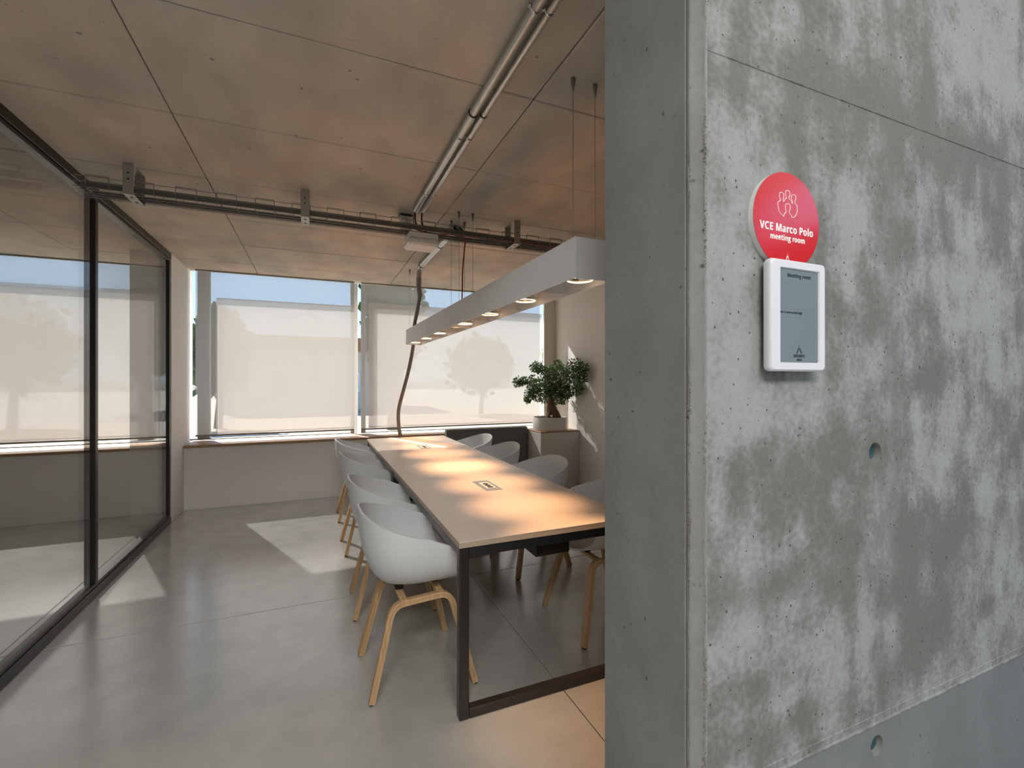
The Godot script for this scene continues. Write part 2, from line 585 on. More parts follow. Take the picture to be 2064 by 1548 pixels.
func build_ceiling() -> void:
	var c := base("ceiling")
	structure(c, "board-marked concrete ceiling with straight panel joints")
	put("slab", box(V(-4.3, CEIL + 0.04, -6.249), V(3.55, CEIL + 0.25, -0.9155), 0.0), M.joint, c)
	put("window_beam", box(V(-4.3, CEIL + 0.09, -6.6), V(3.55, CEIL + 0.25, -6.249), 0.004), M.paint, c)
	for i in CEIL_X.size() - 1:
		for j in CEIL_Z.size() - 1:
			var dy := 0.0015 * sin(i * 2.1 + j * 1.7)
			var g := 0.0026
			put("panel", box(V(CEIL_X[i] + g, CEIL + dy, CEIL_Z[j + 1] + g), V(CEIL_X[i + 1] - g, CEIL + 0.045, CEIL_Z[j] - g), 0.004), M.ceiling, c)
	# concrete eave outside, above the windows
	var e := put("trim_1", box(V(-5.0, CEIL + 0.09, -6.69), V(4.2, CEIL + 0.25, -6.6), 0.01), M.wall)
	structure(e, "concrete eave above the windows outside")

func build_floor() -> void:
	var f := base("floor")
	structure(f, "polished grey concrete floor with saw-cut joints")
	put("bed", box(V(-4.4, -0.3, -6.6), V(7.2, -0.02, 4.7)), M.joint, f)
	var xs := [-4.4, -3.995, -1.48, 1.035, 3.55, 7.2]
	var zs := [4.7, 1.87, -0.645, -3.16, -6.6]
	for i in xs.size() - 1:
		for j in zs.size() - 1:
			var g := 0.0019
			put("floor_slab", box(V(xs[i] + g, -0.03, zs[j + 1] + g), V(xs[i + 1] - g, 0.0, zs[j] - g), 0.0025), M.floor, f)

func build_partition() -> void:
	# glass wall between the two rooms, room face at x = -1.30
	var w := base("wall_left")
	structure(w, "glass partition in dark metal frames with a white pier at the window end")
	var z0 := -0.93
	var z1 := -5.48
	var rail := Shape.new()
	rail.bevel_box(V(-1.365, CEIL - 0.055, z1), V(-1.30, CEIL + 0.002, z0), 0.003)
	rail.bevel_box(V(-1.358, CEIL - 0.082, z1), V(-1.307, CEIL - 0.058, z0), 0.002)
	put("top_rail", rail, M.frame_dark, w)
	rail = Shape.new()
	rail.bevel_box(V(-1.365, 0.0, z1), V(-1.30, 0.062, z0), 0.003)
	rail.bevel_box(V(-1.358, 0.064, z1), V(-1.307, 0.085, z0), 0.002)
	put("bottom_rail", rail, M.frame_dark, w)
	var posts := [-0.955, -2.19, -3.81, -5.453]
	for z in posts:
		put("mullion", box(V(-1.362, 0.085, z - 0.022), V(-1.303, CEIL - 0.082, z + 0.022), 0.003), M.frame_dark, w)
	for i in posts.size() - 1:
		for x in [-1.318, -1.346]:
			var s := Shape.new()
			s.quad(V(x, 0.075, posts[i + 1]), V(x, 0.075, posts[i]), V(x, CEIL - 0.07, posts[i]), V(x, CEIL - 0.07, posts[i + 1]), V(1, 0, 0))
			put("pane", s, M.tinted, w)
	var pier := Shape.new()
	pier.bevel_box(V(-1.63, 0.0, -6.21), V(-1.30, CEIL + 0.001, -5.482), 0.003)
	put("pier", pier, M.paint, w)

func build_window_wall() -> void:
	var w := base("wall_back")
	structure(w, "white parapet under the windows with a wooden sill board")
	put("parapet", box(V(-1.2995, 0, -6.55), V(3.334, 0.672, -5.94), 0.002), M.paint, w)
	put("parapet", box(V(-1.63, 0, -6.55), V(-1.2995, 0.672, -6.211), 0.0), M.paint, w)
	put("parapet", box(V(-4.3, 0, -6.55), V(-1.63, 0.672, -5.94), 0.002), M.paint, w)
	put("sill_board", box(V(-1.2995, 0.672, -6.37), V(3.355, 0.70, -5.922), 0.004), M.sill, w)
	put("sill_board", box(V(-4.2, 0.672, -6.37), V(-1.631, 0.70, -5.922), 0.004), M.sill, w)
	put("window_post", box(V(0.44, 0.665, -6.56), V(0.528, CEIL + 0.09, -6.50), 0.004), M.paint, w)
	put("outer_pier", box(V(-1.66, 0.0, -6.68), V(-1.37, CEIL + 0.09, -6.45), 0.004), M.paint, w)
	put("outer_sill", box(V(-4.3, 0.60, -6.72), V(3.6, 0.665, -6.551), 0.006), M.paint, w)
	put("jamb", box(V(3.165, 0.70, -6.205), V(3.36, CEIL + 0.001, -6.17), 0.003), M.paint, w)

func build_window(called: String, x0: float, x1: float, frame: Array, label: String, posts := []) -> void:
	# frame: widths left, right, top, bottom
	var w := base(called)
	structure(w, label)
	var z0 := -6.46
	var z1 := -6.39
	var y0 := 0.70
	var y1 := CEIL + 0.09
	var s := Shape.new()
	s.bevel_box(V(x0, y0, z0), V(x0 + frame[0], y1, z1), 0.006)
	s.bevel_box(V(x1 - frame[1], y0, z0), V(x1, y1, z1), 0.006)
	s.bevel_box(V(x0 + frame[0], y1 - frame[2], z0), V(x1 - frame[1], y1, z1), 0.006)
	s.bevel_box(V(x0 + frame[0], y0, z0), V(x1 - frame[1], y0 + frame[3], z1), 0.006)
	for m in posts:
		s.bevel_box(V(m[0], y0 + frame[3], z0), V(m[1], y1 - frame[2], z1), 0.006)
	put("window_frame", s, M.frame_grey, w)
	var p := Shape.new()
	var z := -6.43
	p.quad(V(x0 + frame[0], y0 + frame[3], z), V(x1 - frame[1], y0 + frame[3], z), V(x1 - frame[1], y1 - frame[2], z), V(x0 + frame[0], y1 - frame[2], z), V(0, 0, 1))
	put("pane", p, M.glass, w)

func sheet(h: float, y0: float, y1: float) -> Shape:
	# cloth hanging free, one layer with a slight wave
	var s := Shape.new()
	s.group(1)
	var n := 40
	for i in n:
		var a := -h + 2.0 * h * i / n
		var b := -h + 2.0 * h * (i + 1) / n
		var za := 0.0012 * sin(a * 7.0)
		var zb := 0.0012 * sin(b * 7.0)
		s.quad(V(a, y0, za), V(b, y0, zb), V(b, y1, 0), V(a, y1, 0), V(0, 0, 1))
	return s

func build_blind(x0: float, x1: float, label: String) -> void:
	var b := base("roller_blind", V((x0 + x1) * 0.5, 0, -6.15))
	tag(b, label, "blind", "grey screen blinds at the windows")
	var h := (x1 - x0) * 0.5
	put("fabric", sheet(h, 0.785, CEIL - 0.012), M.screen, b)
	var bar := Shape.new()
	bar.bevel_box(V(-h, 0.768, -0.006), V(h, 0.787, 0.006), 0.003)
	put("hem_bar", bar, M.hem, b)
	put("head_rail", box(V(-h, CEIL - 0.014, -0.02), V(h, CEIL - 0.002, 0.012), 0.002), M.hem, b)

func build_inner_screen(x0: float, x1: float, top: float, label: String) -> void:
	var b := base("sun_screen", V((x0 + x1) * 0.5, 0, -6.235))
	tag(b, label, "blind", "beige sun screens behind the grey blinds")
	var h := (x1 - x0) * 0.5
	put("fabric", sheet(h, 0.80, top), M.inner_screen, b)
	put("top_bar", box(V(-h, top - 0.002, -0.003), V(h, top + 0.006, 0.003), 0.001), M.screen_bar, b)
	put("hem_bar", box(V(-h, 0.786, -0.004), V(h, 0.803, 0.004), 0.002), M.hem, b)

func build_right_wall() -> void:
	var w := base("wall_right")
	structure(w, "plain white wall on the right of the room, recessed beside the window")
	put("plaster", box(V(3.335, 0, -5.95), V(3.55, CEIL + 0.001, -0.9155), 0.003), M.paint, w)
	put("plaster", box(V(3.36, 0, -6.21), V(3.55, CEIL + 0.001, -5.951), 0.0), M.paint, w)
	put("plaster", box(V(3.48, 0, -6.55), V(3.62, CEIL + 0.09, -6.211), 0.0), M.paint, w)
	put("parapet", box(V(3.336, 0, -6.55), V(3.48, 0.70, -6.211), 0.0), M.paint, w)

const WX := 0.632      # end of the concrete wall
const WZ := -0.627     # its face towards the hall
const WB := -0.9155    # its back
const CHX := 0.648
const CHZ := -0.649

func lift(w: Node3D, y0: float, y1: float, dz: float, holes: Array, mat: Material) -> void:
	# one pour of the wall, cut by the formwork tie holes
	var root: CSGCombiner3D = CSGCombiner3D.new()
	root.name = "concrete_lift"
	w.add_child(root, true)
	var p := CSGPolygon3D.new()
	p.name = "pour"
	p.polygon = PackedVector2Array([Vector2(WX, -WB), Vector2(7.2, -WB), Vector2(7.2, -WZ - dz), Vector2(CHX, -WZ - dz), Vector2(WX, -CHZ)])
	p.depth = y1 - y0
	p.rotation.x = -PI / 2
	p.position.y = y0
	p.material = mat
	root.add_child(p)
	# polygon plane (x, -z) extruded along y
	p.transform = Transform3D(Basis(V(1, 0, 0), V(0, 0, -1), V(0, 1, 0)), V(0, y1, 0))
	for h in holes:
		var c := CSGCylinder3D.new()
		c.name = "tie_hole"
		c.radius = 0.0225
		c.height = 0.08
		c.sides = 28
		c.operation = CSGShape3D.OPERATION_SUBTRACTION
		c.rotation.x = PI / 2
		c.position = V(h.x, h.y, WZ + 0.026)
		c.material = M.smooth
		root.add_child(c)

func build_front_wall() -> void:
	var w := base("wall_front")
	structure(w, "raw concrete wall beside the entrance with a chamfered corner and tie holes")
	var holes := [Vector2(1.15, 1.239), Vector2(1.157, 0.582), Vector2(2.6, 1.239), Vector2(2.6, 0.582)]
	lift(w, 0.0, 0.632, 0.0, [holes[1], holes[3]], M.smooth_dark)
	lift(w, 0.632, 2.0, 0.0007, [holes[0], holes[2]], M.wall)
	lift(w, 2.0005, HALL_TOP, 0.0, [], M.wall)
	# grout fins at the pour joints
	var rng := RandomNumberGenerator.new()
	rng.seed = 77
	for q in [[0.634, 0.0052, 0.007], [0.652, 0.0032, 0.004], [1.9975, 0.0032, 0.0032]]:
		var s := Shape.new()
		var n := 220
		var prev := []
		for i in n + 1:
			var x := CHX + (3.0 - CHX) * i / n
			var a: float = q[1] * rng.randf_range(0.55, 1.0)
			var hh: float = q[2] * rng.randf_range(0.7, 1.0)
			var row := [V(x, q[0] - hh, WZ - 0.003), V(x, q[0] - hh * 0.2, WZ + a), V(x, q[0] + hh * 0.25, WZ + a * 0.9), V(x, q[0] + hh, WZ - 0.003)]
			if prev:
				s.group(2)
				for k in 3:
					s.quad(prev[k], row[k], row[k + 1], prev[k + 1], V(0, 0, 1))
			prev = row
		put("grout_fin", s, M.wall, w)
	# chamfered corner: rough, with crumbled edges
	var nz := FastNoiseLite.new()
	nz.seed = 3
	nz.frequency = 9.0
	nz.fractal_octaves = 3
	var nf := FastNoiseLite.new()
	nf.seed = 8
	nf.frequency = 90.0
	var s := Shape.new()
	s.group(3)
	var cols := [-0.014, -0.008, -0.004, -0.001, 0.002, 0.007, 0.0135, 0.020, 0.0245, 0.0265, 0.0285, 0.030, 0.032]
	var length := Vector2(CHX - WX, WZ - CHZ).length()
	var along := V(CHX - WX, 0, WZ - CHZ).normalized()
	var prev := []
	var rows := 760
	for j in rows + 1:
		var y := 0.02 + 2.58 * j / rows
		var row := []
		for c in cols:
			var p: Vector3
			var out: Vector3
			if c < 0.0:
				p = V(WX, y, CHZ + c)
				out = V(-1, 0, 0)
			elif c <= length:
				p = V(WX, y, CHZ) + along * c
				out = V(-along.z, 0, along.x)
			else:
				p = V(CHX + (c - length), y, WZ)
				out = V(0, 0, 1)
			var edge := maxf(exp(-pow((c + 0.001) / 0.0035, 2.0)), exp(-pow((c - length) / 0.0028, 2.0)))
			var big := clampf(nz.get_noise_2d(c * 2.0, y) * 2.0, -0.4, 1.0)
			var lump := clampf((nz.get_noise_2d(40.0 + c * 3.0, y * 0.9) - 0.28) * 3.0, 0.0, 1.0)
			var fz := nf.get_noise_2d(c, y)
			var d := edge * (0.0011 + 0.0012 * fz + 0.0006 * big) + lump * (0.0008 + 0.0014 * absf(fz)) * exp(-pow((c - 0.004) / 0.012, 2.0))
			if c == cols[0] or c == cols[-1]:
				d = -0.002
			else:
				d += 0.0004 if c <= length else 0.0010
			row.append(p + out * d + V(0, 0.0015 * fz * edge, 0))
		if prev:
			for k in cols.size() - 1:
				s.quad(prev[k], prev[k + 1], row[k + 1], row[k], V(-0.7, 0, 0.7))
		prev = row
	put("chamfer", s, M.smooth, w)
	put("end_face", box(V(WX - 0.0015, 0.0, WB - 0.0005), V(WX + 0.01, HALL_TOP, CHZ - 0.009), 0.001), M.smooth, w)
	# sand grains and crumbs left along both edges of the chamfer
	for side in 2:
		var cr := Shape.new()
		for i in 5200:
			var y := rng.randf_range(0.25, 2.3)
			var rag := clampf(nz.get_noise_2d(side * 50.0, y * 0.35) * 1.6 + 0.72, 0.4, 1.5)
			var c: float = (rng.randfn() * 0.0013 * rag) + (-0.001 if side == 0 else length + 0.0006)
			var p := V(WX, y, CHZ + c) if c < 0.0 else (V(WX, y, CHZ) + along * c if c <= length else V(CHX + c - length, y, WZ))
			p += V(-0.7, 0, 0.7) * rng.randf_range(0.0003, 0.0016)
			var g := rng.randf_range(0.0005, 0.0014) * rag
			var k := []
			for d in [V(1, 0, 0), V(-1, 0, 0), V(0, 1, 0), V(0, -1, 0), V(0, 0, 1), V(0, 0, -1)]:
				k.append(p + d * g * rng.randf_range(0.6, 1.3))
			for f in [[0, 2, 4], [2, 1, 4], [1, 3, 4], [3, 0, 4], [2, 0, 5], [1, 2, 5], [3, 1, 5], [0, 3, 5]]:
				cr.tri(k[f[0]], k[f[1]], k[f[2]], (k[f[0]] + k[f[1]] + k[f[2]]) / 3.0 - p)
		var cn := put("mortar_crumbs", cr, M.mortar, w)
		cn.set_meta("kind", "stuff")
	# plastic cones at the bottom of the tie holes
	for h in holes:
		var cs := Shape.new()
		cs.lathe([Vector2(0.0195, -0.004), Vector2(0.0190, 0.002), Vector2(0.0165, 0.004), Vector2(0.0155, 0.0025), Vector2(0.0, 0.0025)], Vector3.ZERO, 24)
		var o := put("tie_cone", cs, M.tie_blue, w)
		o.set_meta("label", "blue plastic tie cone sunk in the concrete")
		o.position = V(h.x - 0.002, h.y + 0.002, WZ - 0.0125)
		o.rotation.x = PI / 2
	# the same wall goes on above the opening and left of the glass
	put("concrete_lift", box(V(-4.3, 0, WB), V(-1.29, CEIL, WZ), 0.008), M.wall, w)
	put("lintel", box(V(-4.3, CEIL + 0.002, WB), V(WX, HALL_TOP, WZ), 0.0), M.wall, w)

func build_hall() -> void:
	# the hall the camera stands in: side walls, back wall with tall windows, ceiling
	var b := base("wall_hall_back")
	structure(b, "concrete back wall of the hall with tall windows")
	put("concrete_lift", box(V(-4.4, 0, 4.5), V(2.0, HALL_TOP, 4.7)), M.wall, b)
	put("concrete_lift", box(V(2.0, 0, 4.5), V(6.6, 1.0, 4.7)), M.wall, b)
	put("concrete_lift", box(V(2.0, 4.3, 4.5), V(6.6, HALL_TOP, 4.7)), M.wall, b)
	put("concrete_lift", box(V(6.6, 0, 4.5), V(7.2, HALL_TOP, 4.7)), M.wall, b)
	var w := base("window_4")
	structure(w, "tall hall window in dark frames")
	var s := Shape.new()
	for x in [2.0, 3.5, 5.03, 6.53]:
		s.bevel_box(V(x, 1.0, 4.56), V(x + 0.07, 4.3, 4.64), 0.005)
	for y in [1.0, 4.23]:
		s.bevel_box(V(2.0, y, 4.56), V(6.6, y + 0.07, 4.64), 0.005)
	put("window_frame", s, M.frame_dark, w)
	for x in [2.07, 3.57, 5.10]:
		var p := Shape.new()
		p.quad(V(x, 1.05, 4.6), V(x + 1.44, 1.05, 4.6), V(x + 1.44, 4.25, 4.6), V(x, 4.25, 4.6), V(0, 0, -1))
		put("pane", p, M.glass, w)
	var e := base("wall_hall_right")
	structure(e, "concrete end wall of the hall with a high window band")
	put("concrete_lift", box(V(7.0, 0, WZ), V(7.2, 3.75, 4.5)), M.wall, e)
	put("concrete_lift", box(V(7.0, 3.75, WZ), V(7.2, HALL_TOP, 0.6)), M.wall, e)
	var c5 := base("window_5")
	structure(c5, "high window band in the end wall of the hall")
	var s5 := Shape.new()
	for z in [0.6, 2.5, 4.43]:
		s5.bevel_box(V(7.06, 3.75, z), V(7.14, HALL_TOP, z + 0.07), 0.005)
	put("window_frame", s5, M.frame_dark, c5)
	for z in [0.67, 2.57]:
		var p5 := Shape.new()
		p5.quad(V(7.1, 3.75, z), V(7.1, 3.75, z + 1.86), V(7.1, HALL_TOP, z + 1.86), V(7.1, HALL_TOP, z), V(-1, 0, 0))
		put("pane", p5, M.glass, c5)
	structure(put("wall_hall_left", box(V(-4.4, 0, -6.55), V(-4.2, HALL_TOP, 4.5)), M.paint), "white side wall of the hall and next room")
	structure(put("ceiling_hall", box(V(-4.4, HALL_TOP, -0.93), V(7.2, HALL_TOP + 0.2, 4.7)), M.paint), "white ceiling of the hall")

func hall_light(at: Vector3, size: Vector2, energy: float, label: String) -> void:
	var t := base("hall_light", at)
	tag(t, label, "ceiling light", "flat panel lights in the hall")
	put("frame", box(V(-size.x * 0.5 - 0.02, 0.005, -size.y * 0.5 - 0.02), V(size.x * 0.5 + 0.02, 0.05, size.y * 0.5 + 0.02), 0.004), M.white_plastic, t)
	put("light_diffuser", box(V(-size.x * 0.5, 0.0, -size.y * 0.5), V(size.x * 0.5, 0.006, size.y * 0.5)), M.panel_glow, t)
	for q in [-0.4, 0.4]:
		var s := Shape.new()
		s.rod(V(q * size.x, 0.05, 0), V(q * size.x, HALL_TOP - at.y, 0), 0.003)
		put("suspension_wire", s, M.chrome, t)
	var l := AreaLight3D.new()
	l.name = "hall_panel_light"
	l.area_size = size
	l.light_energy = energy
	l.light_color = Color(1.0, 0.99, 0.97).linear_to_srgb()
	l.area_range = 14.0
	l.area_attenuation = 2.0
	l.shadow_enabled = true
	l.rotation.x = -PI / 2
	l.position = V(0, -0.01, 0)
	t.add_child(l)

# ---------------------------------------------------------------- furniture
func chair_shell() -> Shape:
	var ns := 56
	var nv := 20
	var th := 0.011
	var grid := []
	var p := 2.55
	for i in ns + 1:
		var s := -1.0 + 2.0 * i / ns
		var a := absf(s)
		var sg := -1.0 if s < 0.0 else 1.0
		var rim: Vector3
		var k := 0.60
		if a < k:
			var th2 := a / k * PI * 0.5
			rim = V(-0.268 * pow(cos(th2), 0.86), 0.0, sg * 0.292 * pow(sin(th2), 0.80))
		else:
			var f := (a - k) / (1.0 - k)
			rim = V(0.152 * f, 0.0, sg * (0.292 - 0.012 * f * f))
		var e := a * a * (3.0 - 2.0 * a)
		rim.y = 0.805 - 0.10 * e - 0.054 * a
		var spine := V(lerpf(-0.06, 0.235, pow(a, 1.6)), lerpf(0.428, 0.452, a), 0.0)
		var col := []
		for j in nv + 1:
			var ang := PI * 0.5 * j / nv
			var hf := 1.0 - pow(maxf(cos(ang), 0.0), 2.0 / p)
			var vf := 1.0 - pow(maxf(sin(ang), 0.0), 2.0 / p)
			# the wall leans in a little on its way down
			var lean := 0.05 * (1.0 - vf)
			var q := rim.lerp(spine, clampf(hf + lean * (1.0 - hf), 0.0, 1.0))
			q.y = spine.y + (rim.y - spine.y) * vf
			if hf > 0.5:
				q.y += 0.006 * (hf - 0.5)
			col.append(q)
		grid.append(col)
	var inner := []
	for i in ns + 1:
		var col := []
		for j in nv + 1:
			var di: Vector3 = grid[mini(i + 1, ns)][j] - grid[maxi(i - 1, 0)][j]
			var dj: Vector3 = grid[i][mini(j + 1, nv)] - grid[i][maxi(j - 1, 0)]
			var n := di.cross(dj).normalized()
			var inward: Vector3 = V(0.02, 0.75, 0) - grid[i][j]
			if j == nv:
				n = Vector3.UP
			if n.dot(inward) < 0.0:
				n = -n
			col.append(grid[i][j] + n * th)
		inner.append(col)
	var sh := Shape.new()
	for i in ns:
		for j in nv:
			var mid: Vector3 = (grid[i][j] + grid[i + 1][j + 1]) * 0.5
			var im: Vector3 = (inner[i][j] + inner[i + 1][j + 1]) * 0.5
			sh.group(1)
			sh.quad(grid[i][j], grid[i + 1][j], grid[i + 1][j + 1], grid[i][j + 1], mid - im)
			sh.group(2)
			sh.quad(inner[i][j], inner[i + 1][j], inner[i + 1][j + 1], inner[i][j + 1], im - mid)
	sh.group(3)
	for i in ns:
		sh.quad(grid[i][0], grid[i + 1][0], inner[i + 1][0], inner[i][0], Vector3.UP)
	sh.group(4)
	for j in nv:
		for i in [0, ns]:
			sh.quad(grid[i][j], grid[i][j + 1], inner[i][j + 1], inner[i][j], V(1, 0, 0))
	return sh

func make_chair() -> Node3D:
	var t := base("meeting_chair")
	put("seat_shell", chair_shell(), M.shell, t)
	var w := 0.036
	var h := 0.026
	var g := 0.0018
	var d := 0.003
	var sec := PackedVector2Array([Vector2(w / 2, -h / 2), Vector2(w / 2, -g), Vector2(w / 2 - d, -g), Vector2(w / 2 - d, g), Vector2(w / 2, g), Vector2(w / 2, h / 2), Vector2(-w / 2, h / 2), Vector2(-w / 2, g), Vector2(-w / 2 + d, g), Vector2(-w / 2 + d, -g), Vector2(-w / 2, -g), Vector2(-w / 2, -h / 2)])
	for s in [-1.0, 1.0]:
		var pts := [V(-0.233, 0.006, s * 0.197), V(-0.135, 0.388, s * 0.150), V(0.125, 0.408, s * 0.165), V(0.222, 0.006, s * 0.246)]
		var path := rounded_path(pts, 0.055, 7)
		var n: Vector3 = (pts[1] - pts[0]).cross(pts[2] - pts[1]).normalized()
		if n.z * s < 0.0:
			n = -n
		var sh := Shape.new()
		sh.sweep(path, n, sec)
		var f := put("leg_frame", sh, M.oak, t)
		for q in [pts[0], pts[3]]:
			var gl := Shape.new()
			gl.lathe([Vector2(0.0, 0.0), Vector2(0.012, 0.0), Vector2(0.013, 0.003), Vector2(0.012, 0.008), Vector2(0.0, 0.008)], V(q.x, 0.0, q.z), 14)
			put("glide", gl, M.rubber, f)
	for x in [-0.085, 0.085]:
		put("cross_brace", box(V(x - 0.016, 0.398 if x > 0 else 0.389, -0.165), V(x + 0.016, 0.418 if x > 0 else 0.409, 0.165), 0.004), M.oak, t)
		put("mount_pad", box(V(x - 0.02, 0.409 if x < 0 else 0.418, -0.05), V(x + 0.02, 0.436 if x < 0 else 0.440, 0.05), 0.003), M.black, t)
	return t

func build_chairs() -> void:
	var proto := make_chair()
	var left := [-2.27, -3.02, -4.10, -5.04]
	var right := [-2.30, -3.21, -4.10, -4.84]
	var ll := ["white shell chair nearest the camera on the glass partition side", "second white shell chair from the camera, glass partition side", "third white shell chair from the camera, glass partition side", "farthest white shell chair on the glass partition side, by the window"]
	var rl := ["white shell chair half hidden by the concrete wall, beyond the table", "white shell chair in front of the white cabinet, beyond the table", "white shell chair before the grey panel, nearer of two", "farthest white shell chair before the grey panel, by the window"]
	var first := true
	for side in 2:
		for i in 4:
			var c: Node3D = proto
			if not first:
				c = proto.duplicate()
				c.name = numbered("meeting_chair")
				add_child(c)
			first = false
			c.position = V(0.452, 0, left[i]) if side == 0 else V(1.525, 0, right[i])
			c.rotation.y = (0.0 if side == 0 else PI) + [0.03, -0.02, 0.04, 0.0, -0.04, 0.03, 0.0, 0.05][side * 4 + i]
			tag(c, (ll if side == 0 else rl)[i], "chair", "chairs around the meeting table")

func build_table(z0: float, z1: float, label: String, near: bool) -> void:
	# z0 nearer to the camera
	var x0 := 0.54
	var x1 := 1.42
	var yt := 0.74
	var t := base("meeting_table", V((x0 + x1) * 0.5, 0, (z0 + z1) * 0.5))
	tag(t, label, "table", "tables pushed together end to end")
	var hx := (x1 - x0) * 0.5
	var hz := (z0 - z1) * 0.5
	put("table_top", box(V(-hx, yt - 0.0045, -hz), V(hx, yt, hz), 0.0012), M.table_top, t)
	put("edge_band", box(V(-hx + 0.0005, yt - 0.027, -hz + 0.0005), V(hx - 0.0005, yt - 0.0045, hz - 0.0005), 0.0008), M.table_edge, t)
	var k := 0.042
	var yb := yt - 0.028
	for sz in [-1.0, 1.0]:
		var f := base("x")
		used.erase("x")
		remove_child(f)
		f.name = "end_frame"
		t.add_child(f, true)
		var zc: float = sz * (hz - 0.008 - k * 0.5)
		for sx in [-1.0, 1.0]:
			var xc: float = sx * (hx - 0.004 - k * 0.5)
			put("leg", box(V(xc - k / 2, 0.0, zc - k / 2), V(xc + k / 2, yb, zc + k / 2), 0.004), M.steel_dark, f)
		put("floor_bar", box(V(-hx + 0.004 + k, 0.0, zc - k / 2), V(hx - 0.004 - k, k, zc + k / 2), 0.004), M.steel_dark, f)
		put("top_bar", box(V(-hx + 0.004 + k, yb - k, zc - k / 2), V(hx - 0.004 - k, yb, zc + k / 2), 0.003), M.black, f)
	for sx in [-1.0, 1.0]:
		var xc: float = sx * (hx - 0.006 - k * 0.4)
		put("side_rail", box(V(xc - k * 0.35, yb - k, -hz + 0.05), V(xc + k * 0.35, yb, hz - 0.05), 0.003), M.steel_dark, t)
	# socket plate let into the top
	var pz := (-2.725 if near else -4.55) - t.position.z
	var px := 0.995 - t.position.x
	var plate := put("socket_plate", box(V(px - 0.052, yt, pz - 0.135), V(px + 0.052, yt + 0.0022, pz + 0.135), 0.001), M.zinc, t)
	plate.set_meta("label", "metal socket plate let into the table top")
	put("socket_well", box(V(px - 0.030, yt + 0.002, pz - 0.078), V(px + 0.030, yt + 0.003, pz + 0.085), 0.0004), M.white_plastic, plate)
	for i in 3:
		var s := Shape.new()
		s.lathe([Vector2(0.0, 0.0), Vector2(0.0185, 0.0), Vector2(0.0185, 0.0014), Vector2(0.015, 0.0006), Vector2(0.0, 0.0006)].map(func(v): return v + Vector2(0, yt + 0.003)), V(px, 0, pz + 0.058 - i * 0.045), 20)
		put("socket", s, M.black, plate)
	var cb := Shape.new()
	if near:
		cb.bevel_box(V(0.945 - t.position.x, 0.575, -2.95 - t.position.z), V(1.128 - t.position.x, yb - 0.001, -1.93 - t.position.z), 0.004)
	else:
		cb.bevel_box(V(0.945 - t.position.x, 0.575, -5.25 - t.position.z), V(1.128 - t.position.x, yb - 0.001, -4.25 - t.position.z), 0.004)
	put("cable_box", cb, M.black, t)

# ---------------------------------------------------------------- pendant light
const PX := 1.033
const PB := 1.807

